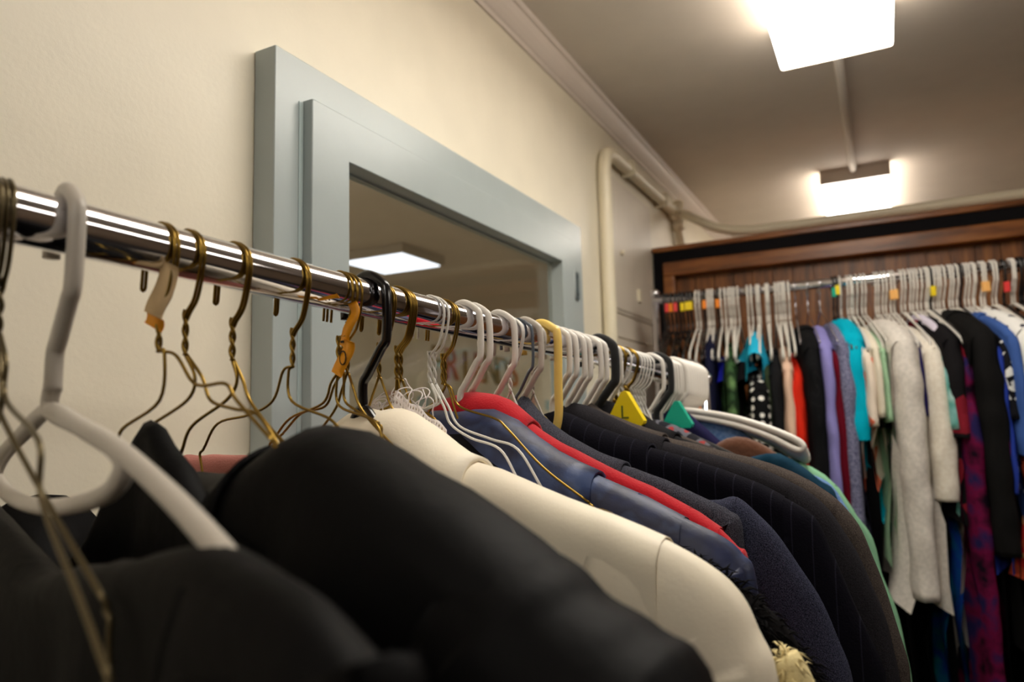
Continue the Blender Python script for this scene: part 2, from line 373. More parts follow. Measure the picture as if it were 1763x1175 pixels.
BIG = [(-0.0087, -0.1049), (-0.0637, -0.1217), (-0.1126, -0.1392), (-0.1305, -0.1555), (-0.0748, -0.1626), (-0.0019, -0.1585), (0.0595, -0.1482), (0.1018, -0.1372), (0.118, -0.1251), (0.1065, -0.1179), (0.062, -0.112)]
BIG_OLD = [(-.012, -.100), (.05, -.108), (.119, -.123), (.18, -.141), (.222, -.163), (.24, -.182), (.236, -.192), (.19, -.182), (.12, -.166), (0, -.164), (-.12, -.163), (-.168, -.156), (-.180, -.146), (-.172, -.134), (-.12, -.116), (-.06, -.102)]
FRAME = [(-.004, -.093), (.02, -.103), (.06, -.126), (.12, -.156), (.165, -.178), (.188, -.192), (.190, -.202), (.175, -.206), (.12, -.200), (0, -.198), (-.12, -.200), (-.175, -.206), (-.190, -.202), (-.188, -.192), (-.165, -.178), (-.12, -.156), (-.06, -.126), (-.024, -.103)]
FAR = [(-.004, -.096), (.02, -.104), (.07, -.128), (.13, -.158), (.172, -.182), (.185, -.196), (.183, -.206), (.165, -.208), (.12, -.202), (0, -.198), (-.12, -.202), (-.165, -.208), (-.183, -.206), (-.185, -.196), (-.172, -.182), (-.13, -.158), (-.07, -.128), (-.024, -.104)]
def plastic_paths(R, r, FRAME=FRAME, straight=False):
    k = R + r                     # rod radius + tube radius
    hook = crom(v2([(-k-.004, -.016), (-k-.004, .004), (-k*.78, k*.62), (0, k), (k*.82, k*.62), (k+.002, .002), (k+.002, -.034), (k-.004, -.044), (.002, -.064), (-.004, -.073), (-.004, -.094)]), 6)
    if straight: hook = crom(v2([(-k-.004, -.016), (-k-.004, .004), (-k*.78, k*.62), (0, k), (k*.82, k*.62), (k+.002, .002), (k+.001, -.05), (k, -.09), (k-.008, -.115), (0, -.13)]), 6)
    frame = crom(v2(FRAME), 4, True)
    return hook, frame
def wire_hook(R, r, d):
    k = R + r
    return crom([Vector((a, d, z)) for a, z in [(-k-.003, -.022), (-k-.001, -.004), (-k*.8, k*.6), (0, k), (k*.85, k*.55), (k+.001, -.004), (.012, -.028), (.003, -.038), (0, -.042)]], 6)
def hanger(kind, label, C, phi, m, tilt=0., group=None, r=None, name=None, R=.016, arms=None, single=False, thin=False, big=None):
    nm = name or {'plastic': 'plastic_hanger', 'wire': 'wire_hanger', 'velvet': 'velvet_hanger'}[kind]
    key = '%s_%s_%s_%s_%s_%s' % (kind, m.name, r, R, single, len(big) if big else 0)
    if single:                                   # small in the photograph: one mesh
        if key not in CACHE:
            V, F = [], []
            if kind == 'plastic':
                hk, frm = plastic_paths(R, r, FAR); tube_vf(hk[::2]+[hk[-1]], r, V, F, 6); tube_vf(frm[::2], r, V, F, 6, True)
            else:
                tube_vf(wire_hook(R, r, 0)[::2], r, V, F, 6)
                tube_vf(crom(v2([(0,-.042),(0,-.07),(.01,-.078),(.2,-.17),(.205,-.178),(.19,-.18),(-.19,-.18),(-.205,-.178),(-.2,-.17),(-.01,-.078),(0,-.07)]), 2), r, V, F, 6)
            cached(key, V, F, m)
        o = link_mesh(nm, CACHE[key], m); o.matrix_world = Matrix.Translation(C) @ Matrix.Rotation(-phi, 4, 'Z') @ Matrix.Rotation(tilt, 4, 'Y')
        return tag(o, label, 'hanger', group)
    t = thing(nm, label, 'hanger', C, -phi, tilt, group)
    if kind == 'plastic':
        hk, frm = plastic_paths(R, r, big or (FAR if R < .014 else FRAME), m is M_yellow)
        V, F = [], []; tube_vf(hk, r, V, F, 12); link_mesh('hook', cached(key+'h', V, F, m), m, t)
        V, F = [], []
        if big is BIG:
            tube_vf(crom(v2(BIG_ARM), 6), r, V, F, 12); tube_vf(crom(v2(BIG), 5, True), r, V, F, 12, True)
        else: tube_vf(frm, r, V, F, 12, True)
        link_mesh('shoulder_bar', cached(key+'f', V, F, m), m, t)
    elif kind == 'velvet':
        hk, frm = plastic_paths(R, r)
        V, F = [], []; tube_vf(hk, r, V, F, 12, flat=.7); link_mesh('hook', cached(key+'h', V, F, m), m, t)
        V, F = [], []; tube_vf(crom(v2([(-.19,-.185),(-.13,-.152),(-.06,-.118),(0,-.092),(.06,-.118),(.13,-.152),(.19,-.185)]), 5), r*1.3, V, F, 10); link_mesh('shoulder_bar', cached(key+'f', V, F, m), m, t)
    else:
        d = r*1.15
        V, F = [], []
        if thin: tube_vf(wire_hook(R, r, 0), r, V, F, 8)
        else:
            hk = wire_hook(R, r, -d); hk2 = [Vector((p.x, d, p.z)) for p in hk]
            tube_vf(hk[::-1] + [Vector((hk[0].x-.0004, d*math.sin(q), hk[0].z-.0022*math.cos(q))) for q in (-1.2, -.6, 0, .6, 1.2)] + hk2, r, V, F, 8)
        link_mesh('hook', cached(key+'h%s' % thin, V, F, m), m, t)
        V, F = [], []                            # twisted neck
        for q in (0, PI):
            tube_vf([Vector((math.cos(q+i*.36)*d*.95, math.sin(q+i*.36)*d*.95, -.036-i*.00115)) for i in range(27)], r*1.05, V, F, 8)
        link_mesh('twisted_neck', cached(key+'n', V, F, m), m, t)
        if arms is None:
            half = [(.007, -.080), (.016, -.096), (.045, -.120), (.09, -.152), (.14, -.186)]
            arms = [(-a, z) for a, z in half[::-1]] ; right = half
        else: arms, right = [p for p in arms[0][::-1]], arms[1]
        arms = list(arms)+[(0, -.065)]; right = [(0, -.065)]+list(right)
        V, F = [], []
        e0 = arms[0]; e1 = right[-1]
        lp = crom(v2(arms), 6); tube_vf(lp, r, V, F, 8)
        rp = crom([Vector((a, .0012, z)) for a, z in right], 6); tube_vf(rp, r, V, F, 8)
        tube_vf(crom(v2([e0, (e0[0]-.004, e0[1]-.008), (e0[0]+.02, min(e0[1], e1[1])-.045), (0, min(e0[1], e1[1])-.055), (e1[0]-.01, min(e0[1], e1[1])-.045), (e1[0]+.004, e1[1]-.008), e1]), 5), r, V, F, 8)
        mk('shoulder_wire', V, F, m, t)
    return t
def marker(t, a, z, color, size=.012, thick=.004, letter=None, flat=True):
    """triangular size marker clipped on a hanger"""
    V = []; pts = []
    for k in range(3):
        ang = PI/2 + k*2*PI/3
        cx, cz = math.cos(ang)*size*.8, math.sin(ang)*size*.8
        for q in (-.6, 0, .6): pts.append((a+cx+math.cos(ang+q)*size*.25, z+cz+math.sin(ang+q)*size*.25))
    n = len(pts); 
    for y in (-thick, thick): V += [(p[0], y, p[1]) for p in pts]
    F = [tuple(range(n)), tuple(range(2*n-1, n-1, -1))] + [(i, i+n, (i+1) % n+n, (i+1) % n) for i in range(n)]
    o = mk('size_marker', V, F, TAG[color], t, smooth=False); o['label'] = '%s plastic size marker' % color
    if letter:
        text_mesh('marker_letter', letter, size*.9, .0003, mat('marker_ink', (90, 100, 20), .5, var=0), o, Matrix.Translation((a, -thick-.0002, z)) @ Matrix.Rotation(PI/2, 4, 'X'))
    return o
def cube_marker(t, a, z, color, w=.009, h=.011, d=.004):
    o = box('size_marker', (a-w, a+w, -d, d, z-h, z+h), TAG[color], t, .001); o['label'] = '%s size marker' % color; return o

# ------------------------------------------------------------------ garments
def interp(pts, x):
    if x <= pts[0][0]: return pts[0][1]
    for (a, b), (c, d) in zip(pts, pts[1:]):
        if x <= c: return b + (d-b)*(x-a)/(c-a) if c > a else d
    return pts[-1][1]
def nz(x, y, z): return noise.noise(Vector((x, y, z)))
def garment(name, label, cat, C, phi, ridge, sh, m, T=.02, Tn=None, L=.7, Ls=.55, sw=.11, amp=.006, seed=0., sleeve=True, collar=None, cmat=None, group=None, smat=None, puff=0., wall=True, tip=.9, slT=None, res=26, lapel=.07, tilt_wall=0.):
    """ridge: (a, z) polyline from the neck out over the shoulder and down the sleeve; sh: index of the shoulder seam"""
    Tn = Tn or T*1.25; slT = slT or T*1.05
    t = thing(name, label, cat, C, -phi, 0, group)
    top = [(max(0, a), z) for a, z in ridge[:sh+1]]
    sm = crom([Vector((a, 0, z)) for a, z in top], 5); top = [(p.x, p.z) for p in sm]
    A = top[-1][0]
    def body(scale, off, amin, amax, drops, hemf=None, Lb=L, nA=res):
        V, F = [], []
        D = drops; n = 2*len(D)-1
        for i in range(nA+1):
            a = amin + (amax-amin)*i/nA; q = abs(a)/A
            z = interp(top, abs(a)) + off + tilt_wall*min(0, a)
            th = (Tn + (T-Tn)*min(1, q*1.4)) + off*.7
            row = []
            for sgn, seq in ((-1, D[::-1]), (1, D[1:])):
                for d in seq:
                    dd = d if hemf is None else d*hemf(a, sgn)
                    rr = min(1, math.sqrt(max(0, 1-(1-min(1, dd/th))**2))) if th > 0 else 0
                    flare = 1 + .15*dd/Lb
                    fold = amp*min(1, dd/.12)*(1+1.8*dd/Lb)*(math.sin(a*46+seed*7+nz(a*6, dd*3, seed)*4)+1.3*nz(a*18, dd*7, seed+sgn*3))
                    pz = z - dd
                    if puff: 
                        fold += puff*(abs(math.sin((dd+.3*nz(a*5, dd*5, seed)*.08)*PI/.085)) - .5)*min(1, dd/.03)
                        pz += puff*.5*nz(a*14, dd*9, seed)
                    row.append(Vector((a, sgn*th*rr*flare + fold*(1 if rr > .6 else rr), pz + .0016*nz(a*40, sgn, seed))))
            V += row
        for i in range(nA):
            for j in range(n-1):
                F.append((i*n+j, (i+1)*n+j, (i+1)*n+j+1, i*n+j+1))
        return V, F
    drops = [0, .002, .005, .010, .017, .027, .042, .065, .1, .15, .22, .31, .42, .55, L]
    drops = [d for d in drops if d < L] + [L]
    V, F = body(1, 0, -A if wall else -A*.5, A, drops)
    mk('body', V, F, m, t)
    if sleeve:
        out = [Vector((a, 0, z)) for a, z in ridge[max(0, sh-1):]]
        la = out[-1]; zend = ridge[0][1]-Ls
        if la.z > zend+.05:
            k = 5
            for i in range(1, k+1):
                f = i/k; out.append(Vector((la.x + .012*f - .01*f*f, 0, la.z + (zend-la.z)*f)))
        out = crom(out, 5)
        # arc length
        S = [0]
        for p, q in zip(out, out[1:]): S.append(S[-1]+(q-p).length)
        for side in ((1, -1) if wall else (1,)):
            V, F = [], []; seg = 18
            n = len(out)
            for i, p in enumerate(out):
                tg = (out[min(n-1, i+1)]-out[max(0, i-1)]).normalized()
                inn = Vector((tg.z, 0, -tg.x))          # turn right of travel = inward/down
                wv = sw*(1.0 - .28*S[i]/S[-1])
                c = p + inn*wv*.5
                tt = slT*(1.08 - .2*S[i]/S[-1])
                for j in range(seg):
                    an = 2*PI*j/seg
                    ca, sa = math.cos(an), math.sin(an)
                    ex = math.copysign(abs(ca)**.8, ca); ey = math.copysign(abs(sa)**.8, sa)
                    wr = amp*.9*nz(S[i]*16, an*1.3, seed+side*5)*min(1, S[i]/.06)
                    if puff: wr += puff*(abs(math.sin(S[i]*PI/.09))-.5)
                    q = c - inn*(wv*.5+wr)*ex; 
                    V.append(Vector((side*q.x, (tt+wr*.6)*ey, q.z)))
            for i in range(n-1):
                for j in range(seg):
                    j2 = (j+1) % seg; f = (i*seg+j, i*seg+j2, (i+1)*seg+j2, (i+1)*seg+j)
                    F.append(f if side == 1 else f[::-1])
            F.append(tuple(range(seg))); F.append(tuple((n-1)*seg+j for j in range(seg)))
            mk('sleeve', V, F, smat or m, t)
    if collar:
        ca = collar
        cd_ = [0, .002, .005, .010, .017, .027, .040, .055, lapel]
        hemf = lambda a, s: (1.0 - .45*(abs(a)/ca)**2)
        V, F = body(1, .0045, -ca, ca, cd_, hemf, nA=14)
        o = mk('collar', V, F, cmat or m, t)
        so = o.modifiers.new('thick', 'SOLIDIFY'); so.thickness = .0035; so.offset = -1
    return t
def fur(parent, path, rad, n, ln, m, seed=1, name='fur_trim'):
    """tufts of short tapering hairs around a path"""
    rnd = random.Random(seed); V, F = [], []
    P = [Vector(p) for p in path]
    for k in range(n):
        f = rnd.random()*(len(P)-1); i = int(f); p = P[i].lerp(P[min(i+1, len(P)-1)], f-i)
        d = Vector((rnd.gauss(0,1), rnd.gauss(0,1), rnd.gauss(.2,1))).normalized()
        b = p + d*rad*rnd.uniform(.4, 1); l = ln*rnd.uniform(.5, 1.2); dr = (d+Vector((rnd.gauss(0,.35), rnd.gauss(0,.35), -.5))).normalized()
        s = dr.cross(Vector((0,1,.3))).normalized()*.0011; u = dr.cross(s).normalized()*.0011
        mid = b+dr*l*.5; end = b+dr*l+Vector((0,0,-l*.35)); k0 = len(V)
        V += [b+s, b-s*.5+u, b-s*.5-u, mid+s*.8, mid-s*.4+u*.8, mid-s*.4-u*.8, end]
        for j in range(3):
            j2 = (j+1) % 3; F.append((k0+j, k0+j2, k0+3+j2, k0+3+j)); F.append((k0+3+j, k0+3+j2, k0+6))
    return mk(name, V, F, m, parent)

RACK_HANGERS = [
  ('wire', 'dark wire hanger at the far left edge, nearest the viewer', -0.0135, 18, M_darkwire, 0.0013, 0, None, ([(0.02, -0.104), (-0.023, -0.124)], [(0.018, -0.081), (0.023, -0.101), (0.092, -0.121), (0.101, -0.145), (0.16, -0.176), (0.197, -0.196)])),
  ('wire', 'dark wire hanger half cut off by the left edge of the picture', -0.0225, 8, M_darkwire, 0.0013, 0, None, None),
  ('plastic', 'thick grey-white plastic hanger in the blurred left foreground', 0.0179, 17, M_greyp, 0.0048, 4, None, None),
  ('wire', 'brass wire hanger with a tan paper tag folded over its neck', 0.0764, 8, M_brass, 0.0011, 0, None, ([(0.007, -0.067), (0.003, -0.096), (-0.041, -0.113), (-0.044, -0.125)], [(0.018, -0.069), (0.035, -0.085), (0.047, -0.089), (0.07, -0.089), (0.081, -0.099), (0.115, -0.123)])),
  ('wire', 'brass wire hanger just right of the one with the tan paper tag', 0.0947, 8, M_brass, 0.0011, 0, None, ([(0.012, -0.081), (0.004, -0.095), (-0.035, -0.109), (-0.049, -0.115)], [(0.018, -0.081), (0.028, -0.096), (0.052, -0.102), (0.075, -0.106), (0.097, -0.126)])),
  ('wire', 'brass wire hanger hanging in front of the left edge of the blue window frame', 0.1305, 8, M_brass, 0.0012, 0, None, ([(0.006, -0.08), (-0.006, -0.093), (-0.047, -0.11), (-0.06, -0.129)], [(0.011, -0.08), (0.019, -0.094), (0.04, -0.112), (0.063, -0.127)])),
  ('wire', 'brass wire hanger in front of the dark gap in the blue window frame', 0.1836, 8, M_brass, 0.0011, 0, None, ([(-0.011, -0.068), (-0.023, -0.09), (-0.052, -0.1), (-0.094, -0.106), (-0.114, -0.127)], [(-0.006, -0.069), (-0.002, -0.091), (0.037, -0.104), (0.049, -0.111)])),
  ('wire', 'first brass wire hanger of the bunch with the amber tape', 0.231, 12, M_brass, 0.0011, 0, None, ([(-0.01, -0.074), (-0.021, -0.09), (-0.066, -0.101), (-0.092, -0.12)], [(-0.004, -0.074), (0.0, -0.093), (0.04, -0.105), (0.054, -0.123)])),
  ('wire', 'middle brass wire hanger of the bunch with the amber tape', 0.2356, 10, M_brass, 0.0011, 0, None, ([(-0.011, -0.076), (-0.022, -0.092), (-0.053, -0.097), (-0.078, -0.113)], [(-0.0, -0.074), (0.001, -0.088), (0.014, -0.096), (0.041, -0.107)])),
  ('wire', 'last brass wire hanger of the bunch, touching the black tubular hook', 0.2406, 9, M_brass, 0.0011, 0, None, None),
  ('plastic', 'glossy black tubular plastic hanger over the white lace collar', 0.2632, 4, M_blackp, 0.0042, 0, None, None),
  ('wire', 'brass wire hanger half hidden behind the glossy black hook', 0.2786, 4, M_brass, 0.0011, 0, None, None),
  ('wire', 'brass wire hanger to the right of the glossy black hook, over the lace', 0.3016, 4, M_brass, 0.0012, 0, None, ([(-0.002, -0.08), (-0.009, -0.09), (-0.03, -0.095), (-0.058, -0.104)], [(0.003, -0.08), (0.008, -0.09), (0.036, -0.099), (0.054, -0.118), (0.057, -0.126)])),
  ('wire', 'brass wire hanger doubled against the one over the lace collar', 0.3071, 6, M_brass, 0.0011, 0, None, None),
  ('wire', 'front white coated wire hanger of the pair above the cream jacket', 0.3485, 6, M_wwire, 0.0012, 0, None, ([(0.008, -0.083), (-0.0, -0.088), (-0.029, -0.095)], [(0.015, -0.088), (0.023, -0.105), (0.046, -0.118), (0.077, -0.128), (0.095, -0.154)])),
  ('wire', 'rear white coated wire hanger of the pair above the cream jacket', 0.3557, 6, M_wwire, 0.0012, 0, None, ([(0.007, -0.082), (-0.003, -0.088), (-0.032, -0.095)], [(0.015, -0.088), (0.028, -0.107), (0.063, -0.119), (0.091, -0.128), (0.114, -0.16)])),
  ('wire', 'brass wire hanger beside the white wire pair, over the navy satin jacket', 0.3685, 5, M_brass, 0.0011, 0, None, ([(0.002, -0.069), (-0.009, -0.081), (-0.018, -0.093), (-0.02, -0.095)], [(0.009, -0.07), (0.019, -0.088), (0.058, -0.1), (0.072, -0.11), (0.108, -0.144), (0.152, -0.173)])),
  ('wire', 'second brass wire hanger of the bunch over the navy satin jacket', 0.3722, 5, M_brass, 0.0011, 0, None, ([(-0.001, -0.07), (-0.011, -0.081), (-0.034, -0.093), (-0.049, -0.097)], [(0.004, -0.071), (0.016, -0.103), (0.036, -0.109), (0.045, -0.126), (0.067, -0.152)])),
  ('plastic', 'white tubular hanger over the red jacket, first of the close pair', 0.4026, 5, M_white, 0.0034, 0, None, None),
  ('plastic', 'white tubular hanger over the red jacket, second of the close pair', 0.4192, 5, M_white, 0.0034, 0, None, None),
  ('plastic', 'white tubular hanger standing alone over the red collar', 0.4673, 5, M_white, 0.0034, 0, None, None),
  ('wire', 'white twisted wire hanger in front of the blue-grey hook', 0.4908, 5, M_wwire, 0.0013, 0, None, None),
  ('plastic', 'thin blue-grey hanger among the white hooks, left of the yellow one', 0.5082, 5, M_greyw, 0.0017, 0, None, None),
  ('plastic', 'grey-white tubular hanger between the blue-grey and yellow hooks', 0.5232, 5, M_greyp, 0.0036, 0, None, None),
  ('wire', 'grey-white twisted wire hanger just left of the yellow hook', 0.5401, 5, M_greyp, 0.0013, 0, None, None),
  ('plastic', 'thick pale yellow plastic hanger', 0.562, 5, M_yellow, 0.005, 0, None, None),
  ('plastic', 'white tubular plastic hanger in the evenly spaced row right of the pale yellow one', 0.5927, 5, M_white, 0.0036, 0, 'white tubular hangers right of the yellow one', None),
  ('plastic', 'white tubular plastic hanger in the evenly spaced row right of the pale yellow one', 0.6113, 5, M_white, 0.0036, 0, 'white tubular hangers right of the yellow one', None),
  ('plastic', 'white tubular plastic hanger in the evenly spaced row right of the pale yellow one', 0.6337, 5, M_white, 0.0036, 0, 'white tubular hangers right of the yellow one', None),
  ('plastic', 'white tubular plastic hanger in the evenly spaced row right of the pale yellow one', 0.6504, 5, M_white, 0.0036, 0, 'white tubular hangers right of the yellow one', None),
  ('plastic', 'white tubular plastic hanger in the evenly spaced row right of the pale yellow one', 0.6817, 5, M_white, 0.0036, 0, 'white tubular hangers right of the yellow one', None),
  ('plastic', 'white tubular plastic hanger in the evenly spaced row right of the pale yellow one', 0.6998, 5, M_white, 0.0036, 0, 'white tubular hangers right of the yellow one', None),
  ('velvet', 'black velvet hanger with a yellow triangular L size marker', 0.7217, 5, M_velvet, 0.0065, 0, None, None),
  ('plastic', 'white hanger squeezed behind the black hanger with the yellow marker', 0.7492, 5, M_white, 0.003, 0, None, None),
  ('wire', 'dull brass hanger, nearer of the two behind the yellow marker', 0.771, 5, M_brass, 0.0026, 0, None, None),
  ('wire', 'white wire hanger between the two dull brass ones', 0.7939, 5, M_wwire, 0.0018, 0, None, None),
  ('wire', 'dull brass hanger, farther of the two behind the yellow marker', 0.816, 5, M_brass, 0.0026, 0, None, None),
  ('wire', 'white coated wire hanger in the tight bunch right of the yellow marker', 0.8344, 5, M_wwire, 0.0015, 0, 'white wire hangers bunched right of the yellow marker', None),
  ('wire', 'white coated wire hanger in the tight bunch right of the yellow marker', 0.8459, 5, M_wwire, 0.0015, 0, 'white wire hangers bunched right of the yellow marker', None),
  ('wire', 'white coated wire hanger in the tight bunch right of the yellow marker', 0.8576, 5, M_wwire, 0.0015, 0, 'white wire hangers bunched right of the yellow marker', None),
  ('wire', 'white coated wire hanger in the tight bunch right of the yellow marker', 0.8696, 5, M_wwire, 0.0015, 0, 'white wire hangers bunched right of the yellow marker', None),
  ('wire', 'white coated wire hanger in the tight bunch right of the yellow marker', 0.8842, 5, M_wwire, 0.0015, 0, 'white wire hangers bunched right of the yellow marker', None),
  ('plastic', 'white hanger immediately in front of the black hanger with the green marker', 0.9143, 5, M_white, 0.0034, 0, None, None),
  ('velvet', 'black velvet hanger with a green size marker', 0.9429, 5, M_velvet, 0.0055, 0, None, None),
  ('plastic', 'thin white plastic hanger just behind the green size marker', 0.9675, 5, M_white, 0.0026, 0, 'thin white hangers behind the green marker', None),
  ('plastic', 'thin white plastic hanger just behind the green size marker', 0.9815, 5, M_white, 0.0026, 0, 'thin white hangers behind the green marker', None),
  ('plastic', 'thin white plastic hanger just behind the green size marker', 0.9959, 5, M_white, 0.0026, 0, 'thin white hangers behind the green marker', None),
  ('plastic', 'thin white plastic hanger just behind the green size marker', 1.0076, 5, M_white, 0.0026, 0, 'thin white hangers behind the green marker', None),
  ('plastic', 'empty white plastic hanger nested in the stack at the far end of the near rack', 1.0199, 5, M_white, 0.0055, -2.8, 'empty white plastic hangers nested at the far end of the near rack', None),
  ('plastic', 'empty white plastic hanger nested in the stack at the far end of the near rack', 1.0331, 6, M_white, 0.0055, -2.0999999999999996, 'empty white plastic hangers nested at the far end of the near rack', None),
  ('plastic', 'empty white plastic hanger nested in the stack at the far end of the near rack', 1.0465, 7, M_white, 0.0055, -1.4, 'empty white plastic hangers nested at the far end of the near rack', None),
  ('plastic', 'empty white plastic hanger nested in the stack at the far end of the near rack', 1.0588, 5, M_white, 0.0055, -0.7, 'empty white plastic hangers nested at the far end of the near rack', None),
  ('plastic', 'empty white plastic hanger nested in the stack at the far end of the near rack', 1.0727, 6, M_white, 0.0055, 0.0, 'empty white plastic hangers nested at the far end of the near rack', None),
  ('plastic', 'empty white plastic hanger nested in the stack at the far end of the near rack', 1.0868, 7, M_white, 0.0055, 0.7, 'empty white plastic hangers nested at the far end of the near rack', None),
  ('plastic', 'empty white plastic hanger nested in the stack at the far end of the near rack', 1.0998, 5, M_white, 0.0055, 1.4, 'empty white plastic hangers nested at the far end of the near rack', None),
  ('plastic', 'empty white plastic hanger nested in the stack at the far end of the near rack', 1.1144, 6, M_white, 0.0055, 2.0999999999999996, 'empty white plastic hangers nested at the far end of the near rack', None),
  ('plastic', 'empty white plastic hanger nested in the stack at the far end of the near rack', 1.1293, 7, M_white, 0.0055, 2.8, 'empty white plastic hangers nested at the far end of the near rack', None),
]
RIDGES = {
  'coat_near': (0.0167, 17, [(0.003, -0.191), (0.066, -0.18), (0.134, -0.169), (0.175, -0.161), (0.196, -0.157), (0.212, -0.156), (0.247, -0.162), (0.277, -0.168), (0.299, -0.174), (0.313, -0.18)]),
  'coat_left': (0.0727, 12, [(0.006, -0.108), (0.023, -0.123), (0.044, -0.136), (0.056, -0.15), (0.072, -0.159), (0.101, -0.166), (0.133, -0.178)]),
  'coat_main': (0.1067, 10, [(0.063, -0.145), (0.097, -0.123), (0.133, -0.112), (0.165, -0.12), (0.214, -0.141), (0.254, -0.162), (0.278, -0.176), (0.292, -0.188), (0.315, -0.196), (0.338, -0.21)]),
  'cream': (0.2809, 4, [(-0.011, -0.099), (0.022, -0.097), (0.052, -0.112), (0.086, -0.133), (0.129, -0.146), (0.168, -0.16), (0.209, -0.172), (0.249, -0.186), (0.277, -0.203), (0.296, -0.221), (0.307, -0.241), (0.318, -0.268)]),
  'furcoat': (0.3725, 4, [(0.022, -0.112), (0.084, -0.157), (0.162, -0.183), (0.192, -0.194), (0.226, -0.208), (0.257, -0.223), (0.282, -0.238), (0.309, -0.264), (0.323, -0.292)]),
  'satin': (0.3916, 4, [(-0.002, -0.096), (0.042, -0.094), (0.068, -0.107), (0.104, -0.131), (0.144, -0.149), (0.186, -0.165), (0.225, -0.183), (0.253, -0.197), (0.268, -0.21), (0.278, -0.229)]),
  'red': (0.4188, 4, [(-0.018, -0.074), (0.021, -0.077), (0.045, -0.086), (0.077, -0.11), (0.114, -0.129), (0.154, -0.147), (0.191, -0.163), (0.221, -0.177), (0.245, -0.193), (0.259, -0.207), (0.267, -0.219)]),
  'tweed': (0.5206, 4, [(-0.014, -0.073), (0.009, -0.084), (0.041, -0.111), (0.089, -0.136), (0.14, -0.152), (0.182, -0.168), (0.212, -0.182), (0.224, -0.188), (0.237, -0.204)]),
  'denim': (0.5538, 4, [(0.001, -0.096), (0.052, -0.133), (0.12, -0.159), (0.171, -0.178), (0.204, -0.181), (0.224, -0.177), (0.246, -0.195), (0.266, -0.219), (0.29, -0.258), (0.307, -0.298), (0.319, -0.34)]),
  'pin': (0.5968, 4, [(-0.007, -0.086), (0.02, -0.092), (0.062, -0.11), (0.118, -0.127), (0.171, -0.142), (0.226, -0.161), (0.26, -0.178), (0.287, -0.197), (0.301, -0.228), (0.314, -0.263), (0.331, -0.31), (0.341, -0.348)]),
  'char': (0.6436, 4, [(-0.011, -0.075), (0.025, -0.082), (0.086, -0.11), (0.157, -0.131), (0.215, -0.147), (0.257, -0.164), (0.291, -0.189), (0.311, -0.221), (0.327, -0.257), (0.342, -0.307), (0.349, -0.359)]),
  'brown': (0.6946, 4, [(-0.016, -0.073), (0.018, -0.085), (0.081, -0.109), (0.155, -0.128), (0.222, -0.145), (0.266, -0.164), (0.295, -0.186), (0.316, -0.213), (0.328, -0.246), (0.339, -0.288), (0.352, -0.346), (0.354, -0.372)]),
  'blazer': (0.7408, 4, [(-0.039, -0.067), (0.006, -0.069), (0.044, -0.08), (0.072, -0.101), (0.118, -0.12), (0.184, -0.142), (0.231, -0.16), (0.263, -0.18), (0.28, -0.216)]),
  'grey2': (0.8228, 4, [(0.0, -0.092), (0.032, -0.098), (0.075, -0.111), (0.124, -0.13), (0.177, -0.151), (0.213, -0.174), (0.233, -0.211)]),
  'shirt': (0.9167, 4, [(0.006, -0.084), (0.038, -0.095), (0.07, -0.112), (0.104, -0.135), (0.154, -0.161), (0.185, -0.195)]),
  'navy2': (0.9965, 4, [(-0.008, -0.055), (0.022, -0.064), (0.05, -0.089), (0.082, -0.119), (0.135, -0.147), (0.159, -0.2)]),
  'denimblue': (1.0399, 4, [(0.027, -0.071), (0.072, -0.072), (0.098, -0.093), (0.126, -0.121), (0.174, -0.152), (0.208, -0.17), (0.237, -0.187), (0.259, -0.226), (0.272, -0.269)]),
  'brownfleece': (0.9909, 4, [(0.069, -0.127), (0.104, -0.112), (0.138, -0.118), (0.172, -0.14), (0.204, -0.168), (0.219, -0.198)]),
  'mint': (1.102, 4, [(0.051, -0.119), (0.111, -0.127), (0.158, -0.144), (0.202, -0.163), (0.236, -0.19), (0.259, -0.231), (0.281, -0.275), (0.303, -0.362), (0.317, -0.438), (0.322, -0.484)]),
  'teal': (0.9689, 4, [(0.124, -0.148), (0.169, -0.137), (0.201, -0.15), (0.232, -0.176), (0.254, -0.204)]),
}
